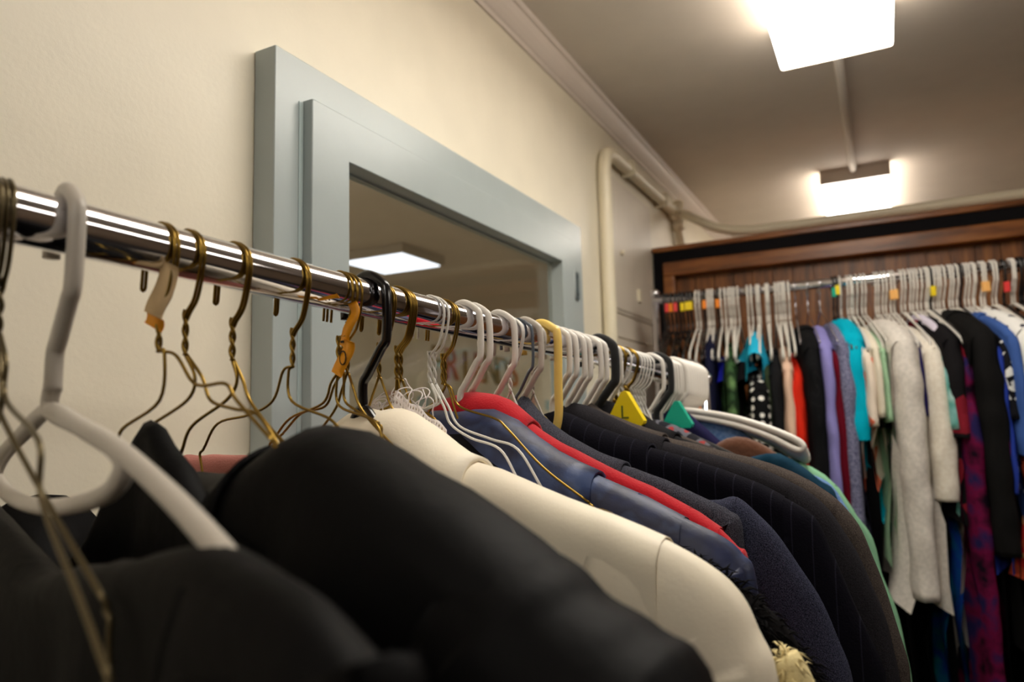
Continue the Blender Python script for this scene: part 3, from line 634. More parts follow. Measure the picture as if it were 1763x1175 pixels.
FAR_HANGERS = [
  ('plastic', -0.5636, M_blackp, 0.0035, 'black plastic hanger in the first bunch at the left end of the far rack', 'black hangers at the left end of the far rack'),
  ('plastic', -0.5549, M_blackp, 0.0035, 'black plastic hanger in the first bunch at the left end of the far rack', 'black hangers at the left end of the far rack'),
  ('plastic', -0.5427, M_blackp, 0.0035, 'black plastic hanger in the first bunch at the left end of the far rack', 'black hangers at the left end of the far rack'),
  ('plastic', -0.5306, M_blackp, 0.0035, 'black plastic hanger in the first bunch at the left end of the far rack', 'black hangers at the left end of the far rack'),
  ('plastic', -0.5185, M_blackp, 0.0035, 'black plastic hanger in the first bunch at the left end of the far rack', 'black hangers at the left end of the far rack'),
  ('plastic', -0.5083, M_blackp, 0.0035, 'black plastic hanger in the bunch with yellow markers on the far rack', 'black hangers with yellow markers'),
  ('plastic', -0.4963, M_blackp, 0.0035, 'black plastic hanger in the bunch with yellow markers on the far rack', 'black hangers with yellow markers'),
  ('plastic', -0.4845, M_blackp, 0.0035, 'black plastic hanger in the bunch with yellow markers on the far rack', 'black hangers with yellow markers'),
  ('plastic', -0.471, M_white, 0.003, 'white hanger between the yellow-marked and orange-marked black ones on the far rack', 'white pair at the left of the far rack'),
  ('plastic', -0.4609, M_white, 0.003, 'white hanger between the yellow-marked and orange-marked black ones on the far rack', 'white pair at the left of the far rack'),
  ('plastic', -0.4459, M_blackp, 0.0035, 'black hanger with an orange marker left of four white hooks on the far rack', None),
  ('plastic', -0.4376, M_white, 0.003, 'white hanger between the two orange-marked black hangers on the far rack', 'white hangers between the orange markers'),
  ('plastic', -0.4309, M_white, 0.003, 'white hanger between the two orange-marked black hangers on the far rack', 'white hangers between the orange markers'),
  ('plastic', -0.4227, M_white, 0.003, 'white hanger between the two orange-marked black hangers on the far rack', 'white hangers between the orange markers'),
  ('plastic', -0.4079, M_blackp, 0.0035, 'black hanger with an orange marker over the royal blue garment', None),
  ('plastic', -0.3997, M_white, 0.003, 'white hanger in the bunch over the royal blue and green garments', 'white hangers over the royal blue and green garments'),
  ('plastic', -0.3883, M_white, 0.003, 'white hanger in the bunch over the royal blue and green garments', 'white hangers over the royal blue and green garments'),
  ('plastic', -0.377, M_white, 0.003, 'white hanger in the bunch over the royal blue and green garments', 'white hangers over the royal blue and green garments'),
  ('plastic', -0.3705, M_white, 0.003, 'white hanger in the bunch over the royal blue and green garments', 'white hangers over the royal blue and green garments'),
  ('plastic', -0.3625, M_white, 0.003, 'white hanger in the bunch over the royal blue and green garments', 'white hangers over the royal blue and green garments'),
  ('plastic', -0.3513, M_white, 0.003, 'white hanger in the bunch over the royal blue and green garments', 'white hangers over the royal blue and green garments'),
  ('plastic', -0.3259, M_white, 0.003, 'white hanger in the bunch over the polka dot garment', 'white hangers over the polka dot garment'),
  ('plastic', -0.3148, M_white, 0.003, 'white hanger in the bunch over the polka dot garment', 'white hangers over the polka dot garment'),
  ('plastic', -0.3007, M_white, 0.003, 'white hanger in the bunch over the polka dot garment', 'white hangers over the polka dot garment'),
  ('plastic', -0.2945, M_white, 0.003, 'white hanger in the bunch over the polka dot garment', 'white hangers over the polka dot garment'),
  ('plastic', -0.2759, M_white, 0.003, 'white hanger of the pair right of the polka dot garment', 'white pair right of the polka dot garment'),
  ('plastic', -0.2697, M_white, 0.003, 'white hanger of the pair right of the polka dot garment', 'white pair right of the polka dot garment'),
  ('plastic', -0.2513, M_white, 0.0032, 'white hanger in the bunch over the red garment', 'white hangers over the red garment'),
  ('plastic', -0.2421, M_white, 0.0032, 'white hanger in the bunch over the red garment', 'white hangers over the red garment'),
  ('plastic', -0.2345, M_white, 0.0032, 'white hanger in the bunch over the red garment', 'white hangers over the red garment'),
  ('plastic', -0.227, M_white, 0.0032, 'white hanger in the bunch over the red garment', 'white hangers over the red garment'),
  ('plastic', -0.2164, M_white, 0.0032, 'white hanger in the bunch over the red garment', 'white hangers over the red garment'),
  ('wire', -0.1999, M_chrome, 0.0015, 'thin metal hanger over the black and lavender garments', 'thin metal hangers over the lavender garment'),
  ('wire', -0.1688, M_chrome, 0.0015, 'thin metal hanger over the black and lavender garments', 'thin metal hangers over the lavender garment'),
  ('wire', -0.1381, M_chrome, 0.0015, 'thin metal hanger over the black and lavender garments', 'thin metal hangers over the lavender garment'),
  ('plastic', -0.1049, M_blackp, 0.003, 'black hanger with a green marker on the far rack', None),
  ('plastic', -0.0964, M_blackp, 0.003, 'black hanger with a round yellow marker on the far rack', None),
  ('plastic', -0.0864, M_white, 0.0024, 'white hanger in the row over the turquoise top', 'white hangers over the turquoise top'),
  ('plastic', -0.0695, M_white, 0.0024, 'white hanger in the row over the turquoise top', 'white hangers over the turquoise top'),
  ('plastic', -0.0625, M_white, 0.0024, 'white hanger in the row over the turquoise top', 'white hangers over the turquoise top'),
  ('plastic', -0.0569, M_white, 0.0024, 'white hanger in the row over the turquoise top', 'white hangers over the turquoise top'),
  ('plastic', -0.0471, M_white, 0.0024, 'white hanger just right of the turquoise top', 'white hangers right of the turquoise top'),
  ('plastic', -0.036, M_white, 0.0024, 'white hanger just right of the turquoise top', 'white hangers right of the turquoise top'),
  ('plastic', -0.0277, M_white, 0.0024, 'white hanger just right of the turquoise top', 'white hangers right of the turquoise top'),
  ('plastic', 0.0321, M_white, 0.0026, 'white hanger with a peach marker over the oatmeal sweater', 'white hangers with peach markers over the oatmeal sweater'),
  ('plastic', 0.0401, M_white, 0.0026, 'white hanger with a peach marker over the oatmeal sweater', 'white hangers with peach markers over the oatmeal sweater'),
  ('plastic', -0.003, M_white, 0.0026, 'white hanger in the bunch over the oatmeal sweater', 'white hangers over the oatmeal sweater'),
  ('plastic', 0.0038, M_white, 0.0026, 'white hanger in the bunch over the oatmeal sweater', 'white hangers over the oatmeal sweater'),
  ('plastic', 0.0133, M_white, 0.0026, 'white hanger in the bunch over the oatmeal sweater', 'white hangers over the oatmeal sweater'),
  ('plastic', 0.0214, M_white, 0.0026, 'white hanger in the bunch over the oatmeal sweater', 'white hangers over the oatmeal sweater'),
  ('plastic', 0.0561, M_white, 0.0028, 'white hanger in the bunch over the cream sweater', 'white hangers over the cream sweater'),
  ('plastic', 0.0654, M_white, 0.0028, 'white hanger in the bunch over the cream sweater', 'white hangers over the cream sweater'),
  ('plastic', 0.0759, M_white, 0.0028, 'white hanger in the bunch over the cream sweater', 'white hangers over the cream sweater'),
  ('plastic', 0.0837, M_white, 0.0028, 'white hanger in the bunch over the cream sweater', 'white hangers over the cream sweater'),
  ('plastic', 0.0916, M_white, 0.0028, 'white hanger in the bunch over the cream sweater', 'white hangers over the cream sweater'),
  ('plastic', 0.102, M_white, 0.0028, 'white hanger in the bunch over the cream sweater', 'white hangers over the cream sweater'),
  ('plastic', 0.1123, M_white, 0.0028, 'white hanger in the bunch over the cream sweater', 'white hangers over the cream sweater'),
  ('plastic', 0.1175, M_white, 0.0028, 'white hanger in the bunch over the cream sweater', 'white hangers over the cream sweater'),
  ('plastic', 0.1226, M_blackp, 0.003, 'black hanger with a yellow marker over the pale lilac garment', None),
  ('plastic', 0.129, M_white, 0.0028, 'white hanger in the bunch over the black and magenta garments', 'white hangers over the black and magenta garments'),
  ('plastic', 0.1367, M_white, 0.0028, 'white hanger in the bunch over the black and magenta garments', 'white hangers over the black and magenta garments'),
  ('plastic', 0.143, M_white, 0.0028, 'white hanger in the bunch over the black and magenta garments', 'white hangers over the black and magenta garments'),
  ('plastic', 0.1519, M_white, 0.0028, 'white hanger in the bunch over the black and magenta garments', 'white hangers over the black and magenta garments'),
  ('plastic', 0.1645, M_white, 0.0028, 'white hanger in the bunch over the black and magenta garments', 'white hangers over the black and magenta garments'),
  ('plastic', 0.1708, M_white, 0.0028, 'white hanger in the bunch over the black and magenta garments', 'white hangers over the black and magenta garments'),
  ('plastic', 0.1808, M_white, 0.0028, 'white hanger in the bunch over the black and magenta garments', 'white hangers over the black and magenta garments'),
  ('plastic', 0.1882, M_blackp, 0.003, 'plain black hanger between two white bunches near the right of the far rack', None),
  ('plastic', 0.1982, M_white, 0.0028, 'white hanger in the bunch over the black garment with white print', 'white hangers over the white print'),
  ('plastic', 0.2056, M_white, 0.0028, 'white hanger in the bunch over the black garment with white print', 'white hangers over the white print'),
  ('plastic', 0.2142, M_white, 0.0028, 'white hanger in the bunch over the black garment with white print', 'white hangers over the white print'),
  ('plastic', 0.2178, M_white, 0.0028, 'white hanger in the bunch over the black garment with white print', 'white hangers over the white print'),
  ('plastic', 0.2325, M_white, 0.0028, 'white hanger with a peach marker near the right edge', 'white hangers with peach markers near the right edge'),
  ('plastic', 0.2398, M_white, 0.0028, 'white hanger with a peach marker near the right edge', 'white hangers with peach markers near the right edge'),
  ('plastic', 0.2554, M_white, 0.0028, 'white hanger with no marker, over the speckled white top', 'white hangers over the speckled white top'),
  ('plastic', 0.2626, M_white, 0.0028, 'white hanger with no marker, over the speckled white top', 'white hangers over the speckled white top'),
  ('plastic', 0.2793, M_blackp, 0.003, 'black hanger with a red marker near the right edge', None),
  ('plastic', 0.2947, M_white, 0.0028, 'white hanger next to the right edge of the picture', 'white hangers next to the right edge'),
  ('plastic', 0.3005, M_white, 0.0028, 'white hanger next to the right edge of the picture', 'white hangers next to the right edge'),
  ('plastic', 0.3123, M_blackp, 0.0035, 'black hanger at the right edge of the picture', 'black hangers at the right edge'),
  ('plastic', 0.3192, M_blackp, 0.0035, 'black hanger at the right edge of the picture', 'black hangers at the right edge'),
]
FAR_GARMENTS = [
  ('blouse', -0.4272, 7, (22, 24, 48), None, 0.014, 0.6, 0.5, -0.1, 0.2, 'blouse', 'dark navy garment at the left end of the far rack'),
  ('camisole', -0.4003, 7, (38, 44, 178), None, 0.016, 0.42, 0, -0.17, 0.16, 'top', 'royal blue garment under the white hooks on the far rack'),
  ('blouse', -0.3737, 7, (70, 104, 64), ('blotch', (36, 54, 36), (110, 146, 92), 14), 0.014, 0.42, 0.3, -0.13, 0.2, 'blouse', 'shiny light green garment beside the royal blue one'),
  ('dress', -0.3417, 7, (20, 18, 20), None, 0.02, 0.95, 0, -0.17, 0.19, 'dress', 'plain black garment between the green one and the polka dots'),
  ('blouse', -0.3045, 7, (16, 16, 18), ('dots', (235, 232, 226), None, 48), 0.024, 0.8, 0.6, -0.2, 0.235, 'dress', 'black garment with white polka dots'),
  ('camisole', -0.3101, 7, (40, 176, 214), None, 0.017, 0.075, 0, -0.105, 0.21, 'top', 'bright sky blue top over the polka dot garment'),
  ('blouse', -0.2854, 8, (52, 62, 42), None, 0.01, 0.7, 0.5, -0.16, 0.19, 'blouse', 'dark olive garment right of the polka dots'),
  ('jacket', -0.2658, 8, (26, 26, 28), None, 0.018, 0.62, 0.5, -0.16, 0.2, 'jacket', 'black garment left of the beige sleeve'),
  ('blouse', -0.2382, 8, (222, 186, 162), None, 0.013, 0.6, 0.42, -0.15, 0.21, 'blouse', 'pale beige garment with a long sleeve beside the red one'),
  ('blouse', -0.2226, 9, (216, 44, 24), None, 0.018, 0.45, 0.3, -0.17, 0.2, 'blouse', 'bright red blouse between the beige sleeve and black jacket'),
  ('jacket', -0.1831, 10, (18, 18, 20), ('pin', (34, 34, 36), None, 60), 0.024, 0.72, 0.6, -0.1, 0.2, 'jacket', 'long black jacket between the red and lavender garments'),
  ('blouse', -0.1514, 10, (140, 134, 196), None, 0.016, 0.66, 0.56, -0.1, 0.2, 'blouse', 'lavender satin blouse right of the long black jacket'),
  ('blouse', -0.1318, 10, (98, 12, 30), None, 0.012, 0.6, 0.45, -0.12, 0.2, 'blouse', 'deep maroon garment between the lavender and navy ones'),
  ('dress', -0.1159, 11, (50, 52, 86), ('weave', (150, 150, 178), None, 420), 0.019, 1.0, 0.78, -0.095, 0.2, 'dress', 'navy and white patterned long dress beside the turquoise top'),
  ('blouse', -0.0904, 11, (0, 176, 204), None, 0.027, 0.46, 0.32, -0.085, 0.19, 'top', 'bright turquoise top with a ruffled sleeve'),
  ('blouse', -0.0687, 12, (228, 212, 196), ('floral', (236, 120, 90), (240, 226, 206), 26), 0.012, 0.32, 0.2, -0.13, 0.21, 'blouse', 'cream blouse with coral pattern right of the turquoise top'),
  ('blouse', -0.0512, 12, (226, 216, 196), None, 0.01, 0.26, 0.22, -0.11, 0.21, 'blouse', 'pale cream short-sleeved garment in front of the oatmeal sweater'),
  ('blouse', -0.0364, 12, (160, 196, 160), None, 0.008, 0.5, 0.25, -0.12, 0.21, 'blouse', 'mint green garment behind the oatmeal sweater'),
  ('sweater', 0.0016, 13, (206, 199, 190), ('weave', (222, 214, 205), None, 120), 0.028, 0.62, 0.66, -0.095, 0.23, 'sweater', 'large oatmeal grey sweater with long hanging sleeve'),
  ('blouse', 0.0136, 13, (160, 24, 28), None, 0.01, 0.4, 0.2, -0.11, 0.2, 'blouse', 'small patch of dark red garment behind the oatmeal sweater'),
  ('blouse', 0.0293, 14, (36, 30, 82), None, 0.014, 0.45, 0.25, -0.11, 0.2, 'blouse', 'dark indigo garment between the oatmeal and cream sweaters'),
  ('sweater', 0.0622, 14, (222, 212, 196), ('weave', (232, 224, 210), None, 120), 0.026, 0.55, 0.42, -0.12, 0.21, 'sweater', 'cream sweater with a turned-up sleeve end'),
  ('blouse', 0.0807, 14, (150, 200, 200), ('blotch', (90, 160, 150), (190, 220, 215), 12), 0.01, 0.36, 0.28, -0.14, 0.22, 'blouse', 'pale teal mottled garment right of the cream sweater'),
  ('blouse', 0.0853, 14, (214, 206, 222), None, 0.01, 0.3, 0.1, -0.09, 0.19, 'blouse', 'pale lilac garment on the white hanger over the cream sweater'),
  ('jacket', 0.0945, 14, (22, 20, 22), ('floral', (130, 30, 44), (22, 20, 22), 20), 0.022, 0.42, 0.3, -0.1, 0.22, 'jacket', 'black short-sleeved garment left of the magenta plaid dress'),
  ('dress', 0.115, 14, (20, 8, 24), ('blotch', (104, 14, 58), (36, 30, 78), 18), 0.018, 1.1, 0.9, -0.15, 0.22, 'dress', 'long purple and magenta plaid dress'),
  ('jacket', 0.1553, 14, (20, 19, 19), None, 0.028, 0.7, 0.56, -0.09, 0.23, 'jacket', 'big charcoal black jacket right of the magenta plaid dress'),
  ('blouse', 0.1686, 14, (150, 24, 120), None, 0.008, 0.4, 0.32, -0.13, 0.22, 'blouse', 'magenta garment behind the big charcoal jacket'),
  ('blouse', 0.1773, 14, (42, 64, 160), None, 0.012, 0.5, 0.4, -0.12, 0.22, 'blouse', 'royal blue garment near the right edge'),
  ('blouse', 0.1926, 14, (24, 24, 30), ('floral', (225, 225, 220), (24, 24, 30), 70), 0.014, 0.42, 0.26, -0.12, 0.22, 'blouse', 'black top with white printed marks near the right edge'),
  ('jacket', 0.2055, 14, (62, 92, 156), None, 0.012, 0.46, 0.34, -0.1, 0.23, 'jacket', 'mid-blue denim jacket near the right edge'),
  ('blouse', 0.2184, 14, (235, 96, 64), ('floral', (236, 60, 60), (246, 170, 110), 46), 0.012, 0.42, 0.3, -0.22, 0.23, 'blouse', 'coral orange floral garment at the right edge'),
  ('blouse', 0.2312, 14, (236, 234, 230), ('dots', (40, 40, 60), None, 34), 0.022, 0.4, 0.24, -0.09, 0.23, 'blouse', 'white top with dark speckles at the right edge'),
  ('dress', 0.0692, 14, (10, 110, 100), ('blotch', (20, 60, 150), (20, 140, 120), 7), 0.015, 1.25, 0, -0.45, 0.18, 'dress', 'long teal and blue mottled dress hanging below the cream sweater'),
  ('dress', 0.0376, 14, (12, 11, 13), None, 0.02, 1.2, 0, -0.4, 0.2, 'dress', 'black long dress hanging below the sweaters'),
  ('skirt', 0.1014, 14, (206, 196, 184), None, 0.012, 0.95, 0, -0.45, 0.16, 'skirt', 'beige garment hanging low beside the plaid dress'),
  ('dress', 0.1904, 14, (14, 13, 15), None, 0.034, 1.25, 0, -0.38, 0.22, 'dress', 'long black dress at the lower right corner'),
  ('dress', -0.0463, 12, (14, 13, 15), None, 0.03, 1.2, 0, -0.3, 0.2, 'dress', 'long black dress hanging below the turquoise top'),
  ('trousers', -0.1279, 10, (16, 15, 18), None, 0.03, 1.0, 0, -0.4, 0.2, 'trousers', 'black trousers hanging at the lower left of the far rack'),
  ('trousers', -0.2547, 8, (15, 14, 16), None, 0.034, 1.0, 0, -0.35, 0.2, 'trousers', 'black trousers behind the near rack, under the red garment'),
  ('trousers', -0.3649, 7, (18, 17, 24), None, 0.034, 1.0, 0, -0.32, 0.2, 'trousers', 'dark trousers under the green garment'),
]
# ------------------------------------------------------------------ hangers on the near rack
done = {}
for kd, lab, s, phi, m, r, tilt, grp, arms in RACK_HANGERS:
    done[lab] = hanger(kd, lab, rod(s), math.radians(phi), m, math.radians(tilt), grp, r, arms=arms, thin=(r > .0014 or 'bunch' in lab or 'pair' in lab), big=BIG if r == .0048 else NEST if r == .0055 and m is M_white else HID)
hy = done['black velvet hanger with a yellow triangular L size marker']
marker(hy, .038, -.082, 'yellow', .028, .006, 'L')
marker(done['black velvet hanger with a green size marker'], .032, -.082, 'green', .026, .006)
cube_marker(done['white hanger immediately in front of the black hanger with the green marker'], -.01, -.10, 'red', .012, .006)
last = [o for o in bpy.data.objects if o.get('group') == 'empty white plastic hangers nested at the far end of the near rack'][-1]
cube_marker(last, .004, -.062, 'orange', .011, .014)
# paper tag folded on the brass hanger's neck
th = done['brass wire hanger with a tan paper tag folded over its neck']
V = []
pts = [(.008, -.016), (.004, -.028), (-.004, -.042), (-.008, -.050)]
def strip(name, pts, wdt, m, parent, wv=(.35, 1), n=5, th_=.0006):
    P = crom(v2(pts), n); V, F = [], []
    k = len(P)
    for i, p in enumerate(P):
        tg = (P[min(k-1, i+1)]-P[max(0, i-1)]).normalized(); sd = Vector((-tg.z, 0, tg.x))*wdt/2
        sd = Vector((sd.x, wv[0]*wdt*.5, sd.z)); off = Vector((0, th_, 0))
        cp_ = Vector((0, .0015*math.sin(i*.5), 0))
        V += [p-sd+cp_, p+sd+cp_, p+sd+off+cp_, p-sd+off+cp_]
    for i in range(k-1):
        for j in range(4): F.append((i*4+j, i*4+(j+1) % 4, i*4+4+(j+1) % 4, i*4+4+j))
    F += [(0,1,2,3), tuple(range(4*k-1, 4*k-5, -1))]
    return mk(name, V, F, m, parent)
tg1 = strip('paper_tag', [(.016, -.012), (.008, -.028), (.001, -.043)], .014, TAG['tan'], th, (.3, 1)); tg1.location = (0, -.0035, 0)
tg1b = strip('tag_end', [(.001, -.043), (-.003, -.050)], .014, TAG['amber'], tg1, (.3, 1))
ah = done['first brass wire hanger of the bunch with the amber tape']
at1 = strip('amber_tape', [(.022, -.012), (.024, -.022), (.017, -.034), (.009, -.046)], .008, TAG['amber'], ah, (.2, 1)); at1.location = (0, -.004, 0)
at2 = strip('amber_tape', [(.018, -.042), (.014, -.052), (.004, -.068)], .011, TAG['amber'], ah, (.2, 1)); at2.location = (0, -.004, 0)
for i in range(4):
    mk('tape_print', *boxes([(.0145-i*.002, .0185-i*.002, -.0008, -.0002, -.028-i*.005, -.0262-i*.005)]), TAG['ink'], at1, smooth=False)
V, F = [], []; tube_vf([Vector((.0115+.0038*math.cos(a*.5), -.0009, -.055+.0055*math.sin(a*.5))) for a in range(13)], .0005, V, F, 6, True)
mk('printed_ring', V, F, TAG['ink'], at2)

# ------------------------------------------------------------------ garments on the near rack
def fab(n, rgb, **k):
    k.setdefault('rough', .93); k.setdefault('bump', .35); k.setdefault('scale', 500); k.setdefault('spec', .08)
    return mat(n, rgb, **k)
F_puff = fab('black_nylon', (5, 4, 5), rough=.6, bump=.25, scale=90, spec=.1)
F_blackwool = fab('black_wool', (16, 14, 15), rough=.9)
F_cream = fab('cream_crepe', (251, 238, 216), rough=.5, bump=.12, scale=300, spec=.35)
F_satin = fab('navy_satin', (34, 44, 86), rough=.5, pattern='blotch', rgb2=(22, 29, 62), rgb3=(56, 74, 118), pscale=22, bump=.2, scale=160, spec=.5)
F_red = fab('red_wool', (186, 20, 34), rough=.75, sheen=.2)
F_tweed = fab('grey_tweed', (32, 32, 40), pattern='weave', rgb2=(80, 80, 90), pscale=1300)
F_denimdk = fab('dark_denim', (18, 19, 30), pattern='weave', rgb2=(70, 72, 92), pscale=1500)
F_pin = fab('navy_pinstripe', (14, 13, 21), pattern='pin', rgb2=(32, 31, 42), pscale=17)
F_char = fab('charcoal_wool', (30, 28, 32), pattern='weave', rgb2=(46, 44, 48), pscale=1200)
F_brown = fab('brown_grey_wool', (54, 48, 45), pattern='weave', rgb2=(88, 79, 74), pscale=1200)
F_blz = fab('black_blazer', (20, 19, 22), rough=.75)
F_plaid = fab('plaid_shirt', (36, 36, 42), pattern='plaid', rgb2=(96, 96, 104), rgb3=(150, 60, 60), pscale=14)
F_navy = fab('navy_cotton', (34, 32, 66))
F_dblue = fab('light_denim', (92, 126, 178), pattern='weave', rgb2=(120, 150, 196), pscale=200)
F_fleece = fab('brown_fleece', (96, 60, 42), bump=.8, scale=160, sheen=.4)
F_mint = fab('mint_cotton', (132, 182, 146))
F_teal = fab('dark_teal_knit', (18, 50, 68), pattern='weave', rgb2=(30, 60, 80), pscale=40)
F_pink = fab('dusty_pink_satin', (178, 112, 104), rough=.5)
F_lace = fab('white_lace', (238, 230, 230), rough=.8)
F_furm = fab('black_fur', (14, 13, 15), rough=.7)
F_furc = fab('cream_fur', (232, 214, 160), rough=.8)

def G(key, name, label, cat, m, sh, **k):
    s, phi, pts = RIDGES[key]
    return garment(name, label, cat, rod(s), math.radians(phi), pts, sh, m, **k)
R_ = lambda k: RIDGES[k][2]
G('coat_near', 'puffer_coat', 'black puffer coat nearest the viewer, on the thick grey-white hanger', 'coat', F_puff, 6, T=.013, Tn=.013, slT=.02, L=.8, sw=.14, puff=.003, seed=1, group=None)
G('coat_main', 'puffer_coat', 'large blurred black coat whose shoulder fills the lower middle foreground', 'coat', F_puff, 6, T=.045, Tn=.04, L=.85, sw=.15, puff=.007, seed=2, tilt_wall=.9, collar=.09, lapel=.09)
G('coat_left', 'hooded_coat', 'black coat with a pointed upright collar at the left, before the cream wall', 'coat', F_puff, 6, T=.014, Tn=.006, L=.8, sleeve=False, seed=3, amp=.006, tilt_wall=.35)
G('cream', 'cream_jacket', 'cream crepe jacket with wide shoulder seam and sleeve in the middle', 'jacket', F_cream, 7, T=.022, Tn=.03, L=.72, sw=.14, seed=4, amp=.004, collar=.10, lapel=.075)
fc = G('furcoat', 'fur_trimmed_coat', 'black coat with shaggy fur trim behind the cream jacket', 'coat', F_blackwool, 6, T=.016, L=.8, sw=.13, seed=5)
s, phi, pts = RIDGES['furcoat']
fur(fc, [(a-.02, -.004, z-.012) for a, z in pts[4:]], .022, 2600, .020, F_furm, 3)
G('satin', 'satin_jacket', 'shiny navy blue jacket with broad folded collar', 'jacket', F_satin, 6, T=.018, Tn=.024, L=.7, sw=.13, seed=6, amp=.004, collar=.15, lapel=.075)
G('red', 'red_jacket', 'bright red wool jacket', 'jacket', F_red, 8, T=.014, Tn=.02, L=.68, sw=.12, seed=7, amp=.003, collar=.07, lapel=.05)
G('tweed', 'tweed_jacket', 'dark grey tweed jacket right behind the red jacket', 'jacket', F_tweed, 6, T=.015, Tn=.02, L=.72, sw=.12, seed=8, amp=.003, collar=.12)
G('denim', 'denim_jacket', 'dark blue-black jacket with a raised sleeve head next to the tweed shoulder', 'jacket', F_denimdk, 5, T=.016, L=.7, sw=.13, seed=9, amp=.004)
G('pin', 'pinstripe_jacket', 'navy pinstripe suit jacket', 'jacket', F_pin, 6, T=.017, Tn=.022, L=.75, sw=.13, seed=10, amp=.003, collar=.12)
G('char', 'charcoal_jacket', 'charcoal suit jacket behind the navy pinstripe one', 'jacket', F_char, 5, T=.017, Tn=.02, L=.75, sw=.13, seed=11, amp=.003, collar=.12)
G('brown', 'wool_jacket', 'brown-grey wool jacket, outermost of the dark suit jackets', 'jacket', F_brown, 6, T=.017, Tn=.02, L=.76, sw=.13, seed=12, amp=.003, collar=.10)
G('blazer', 'black_blazer', 'black blazer under the yellow size marker', 'jacket', F_blz, 6, T=.020, L=.72, sw=.12, seed=13, amp=.003, collar=.1)
G('grey2', 'grey_jacket', 'soft grey jacket behind the black blazer', 'jacket', F_brown, 5, T=.018, L=.68, sw=.11, seed=14)
G('shirt', 'plaid_shirt', 'dark plaid shirt with red lines near the far end of the near rack', 'shirt', F_plaid, 4, T=.020, L=.66, sw=.11, seed=15, amp=.006)
G('navy2', 'navy_shirt', 'dark navy garment under the green size marker', 'shirt', F_navy, 3, T=.014, L=.62, sw=.1, seed=16)
G('denimblue', 'denim_shirt', 'light blue denim shirt below the nested white hangers', 'shirt', F_dblue, 6, T=.014, L=.68, sw=.12, seed=17, amp=.006)
G('brownfleece', 'fleece_vest', 'brown fleece garment beside the light denim shirt', 'vest', F_fleece, 4, T=.014, L=.6, sw=.1, seed=18, amp=.008)
G('teal', 'knit_top', 'dark teal knitted garment in front of the mint one', 'sweater', F_teal, 3, T=.012, L=.62, sw=.1, seed=19)
G('mint', 'mint_shirt', 'mint green shirt, last garment on the near rack', 'shirt', F_mint, 5, T=.013, L=.78, sw=.12, seed=20, amp=.006)
G2 = garment('pink_camisole', 'dusty pink strapless garment behind the foreground coats', 'top', rod(.215)+Vector((-.104, .015, 0)), math.radians(8), [(0, -.132), (.05, -.132), (.085, -.1325), (.092, -.135)], 3, F_pink, T=.012, L=.5, sleeve=False, seed=21, amp=.003)
# cream fringe peeping out of the cream jacket's cuff side
ft = thing('fringed_scarf', 'cream shaggy fringe at the hem of the cream jacket sleeve', 'scarf', rod(.30)+Vector((.318, .02, -.292)))
tube('scarf_body', crom([(-.01, 0, .02), (0, 0, 0), (.012, 0, -.05), (.02, 0, -.2), (.02, 0, -.35)], 4), .012, F_furc, ft, 10)
fur(ft, [(-.01, 0, .02), (0, 0, 0), (.012, 0, -.05), (.02, 0, -.2)], .010, 600, .013, F_furc, 5, 'fringe')
# white lace collar: looped ruffles
lcg = thing('lace_top', 'white ruffled lace top under the glossy black hook', 'top', rod(.308), -math.radians(4))
rnd = random.Random(4)
V, F = [], []
for i in range(34):
    a0 = rnd.uniform(-.06, .022); z0 = -.078-abs(a0)*.55+rnd.uniform(-.004, .006); rr = rnd.uniform(.005, .011); yy = rnd.uniform(-.012, .012); ph = rnd.uniform(0, 3)
    tube_vf(crom([Vector((a0+rr*math.cos(q+ph)*(1+.2*math.sin(3*q)), yy+.004*math.sin(2*q+ph), z0+rr*.9*math.sin(q+ph))) for q in [k*PI/4 for k in range(8)]], 3, True), .0006, V, F, 5, True)
mk('ruffle', V, F, F_lace, lcg)
V, F = [], []
n = 60; mm = 12
for i in range(n+1):
    a = .0+ .055*i/n
    for j in range(mm+1):
        d = .026*j/mm; V.append(Vector((a, -.008-.004*math.sin(a*420+j*.2)*(j/mm)-d*.3, -.076-a*.62-d+.0015*math.sin(a*300))))
for i in range(n):
    for j in range(mm):
        if (i % 3 == 1 and j % 3 == 1): continue
        F.append((i*(mm+1)+j, (i+1)*(mm+1)+j, (i+1)*(mm+1)+j+1, i*(mm+1)+j+1))
o = mk('lace_band', V, F, F_lace, lcg); so = o.modifiers.new('thick', 'SOLIDIFY'); so.thickness = .0007
garment_l = garment; 
bd = garment('tmp', 'tmp', 'top', (0, 0, 0), 0, [(0, -.12), (.05, -.135), (.12, -.165), (.2, -.2)], 3, F_lace, T=.010, L=.5, sleeve=False, seed=30)
bch = bd.children[0]; bch.parent = lcg; bch.location = (0, 0, 0); bpy.data.objects.remove(bd)
# small gilt leaf ornament on the black coat
gl_ = strip('gilt_leaf', [(-.010, .0), (0, .0035), (.012, .001)], .005, M_brass, fc, (.3, 1), 4); s, phi, pts = RIDGES['furcoat']; gl_.location = (pts[2][0]+.004, -.02, pts[2][1]+.002)

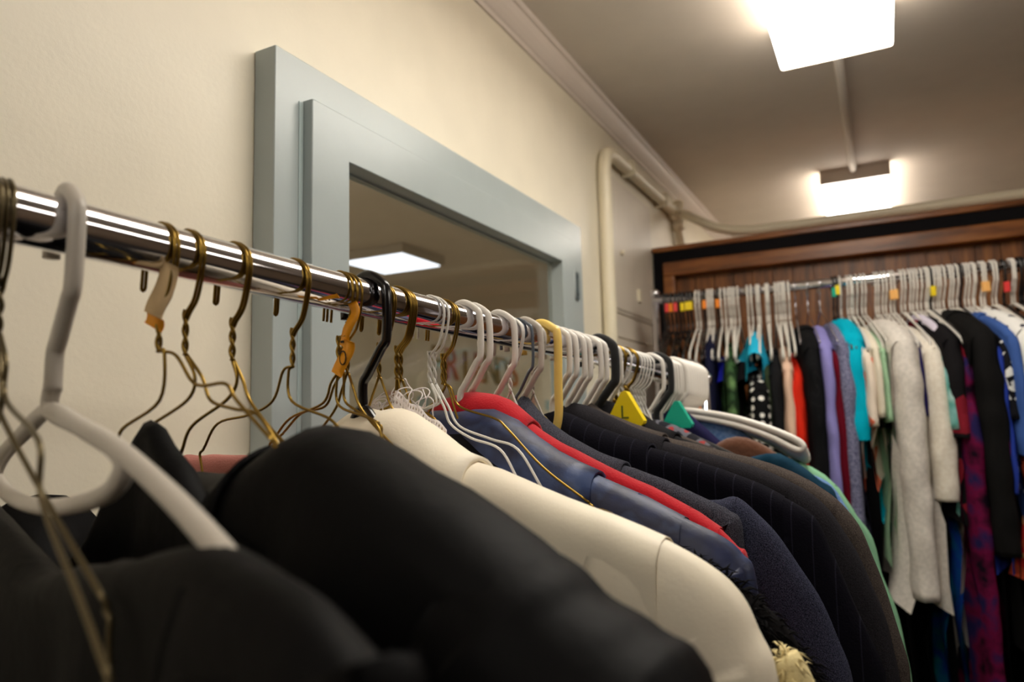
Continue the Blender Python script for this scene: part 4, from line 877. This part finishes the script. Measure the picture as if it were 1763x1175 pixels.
# ------------------------------------------------------------------ hangers on the far rack
rnd = random.Random(11)
for kd, x, m, r, lab, grp in FAR_HANGERS:
    dv = 7 + 7*max(0, min(1, (x+.35)/.45)) + rnd.uniform(-3, 3)
    phi = PI/2 - math.radians(dv)
    # one joined mesh each when plain; a parent empty with parts when a size marker hangs on it
    mk_ = None
    for key, c, z in (('yellow markers', 'yellow', -.03), ('first bunch', ('red', 'orange')[rnd.random() < .7], -.03), ('orange marker', 'orange', -.03), ('orange-marked black ones', None, 0), ('green marker', 'green', -.03), ('round yellow', 'yellow', -.025), ('a yellow marker', 'yellow', -.05), ('peach', 'peach', -.05), ('red marker', 'red', -.055)):
        if key in lab and 'between' not in lab: mk_ = (c, z)
    if 'first bunch' in lab:
        nb = globals().get('nb', 0)+1
        if nb in (1, 5): mk_ = None
        else: mk_ = (('red', 'orange', 'red')[nb-2], -.03)
    if mk_ and mk_[0]:
        t = hanger(kd, lab, (x, R2Y, R2Z), phi, m, rnd.uniform(-.03, .03), grp, r, R=.0125)
        cube_marker(t, .020, mk_[1], mk_[0], .006, .0125, .0052)
    else:
        hanger(kd, lab, (x, R2Y, R2Z), phi, m, rnd.uniform(-.03, .03), grp, r, R=.0125, single=True, name='metal_hanger' if m is M_chrome else None)

# ------------------------------------------------------------------ garments on the far rack
for i, (nm, x, dev, rgb, pat, T, L_, Ls, zt, hw, cat, lab) in enumerate(FAR_GARMENTS):
    kw = {}
    if pat:
        kw = dict(pattern=pat[0], rgb2=pat[1], rgb3=pat[2], pscale=pat[3])
    m = fab('far_cloth_%d' % i, rgb, rough=.8 if nm != 'satin' else .5, **kw)
    k = hw/.21; zt -= .012
    ridge = [(0, zt), (.05*k, zt-.008), (.11*k, zt-.026), (.17*k, zt-.052), (.20*k, zt-.075), (.215*k, zt-.11), (.225*k, zt-.17), (.23*k, zt-.24)]
    garment({'blouse':'blouse','camisole':'camisole','jacket':'jacket','dress':'long_dress','sweater':'sweater','skirt':'skirt','trousers':'trousers'}[nm], lab, cat, (x, R2Y, R2Z), PI/2-math.radians(dev), ridge, 4, m,
        T=T, Tn=T*1.2, L=L_, Ls=Ls, sw=.12, amp=.009 if T > .011 else .005, seed=i*1.7, sleeve=Ls > 0, res=14, collar=.08 if nm in ('jacket',) else None)
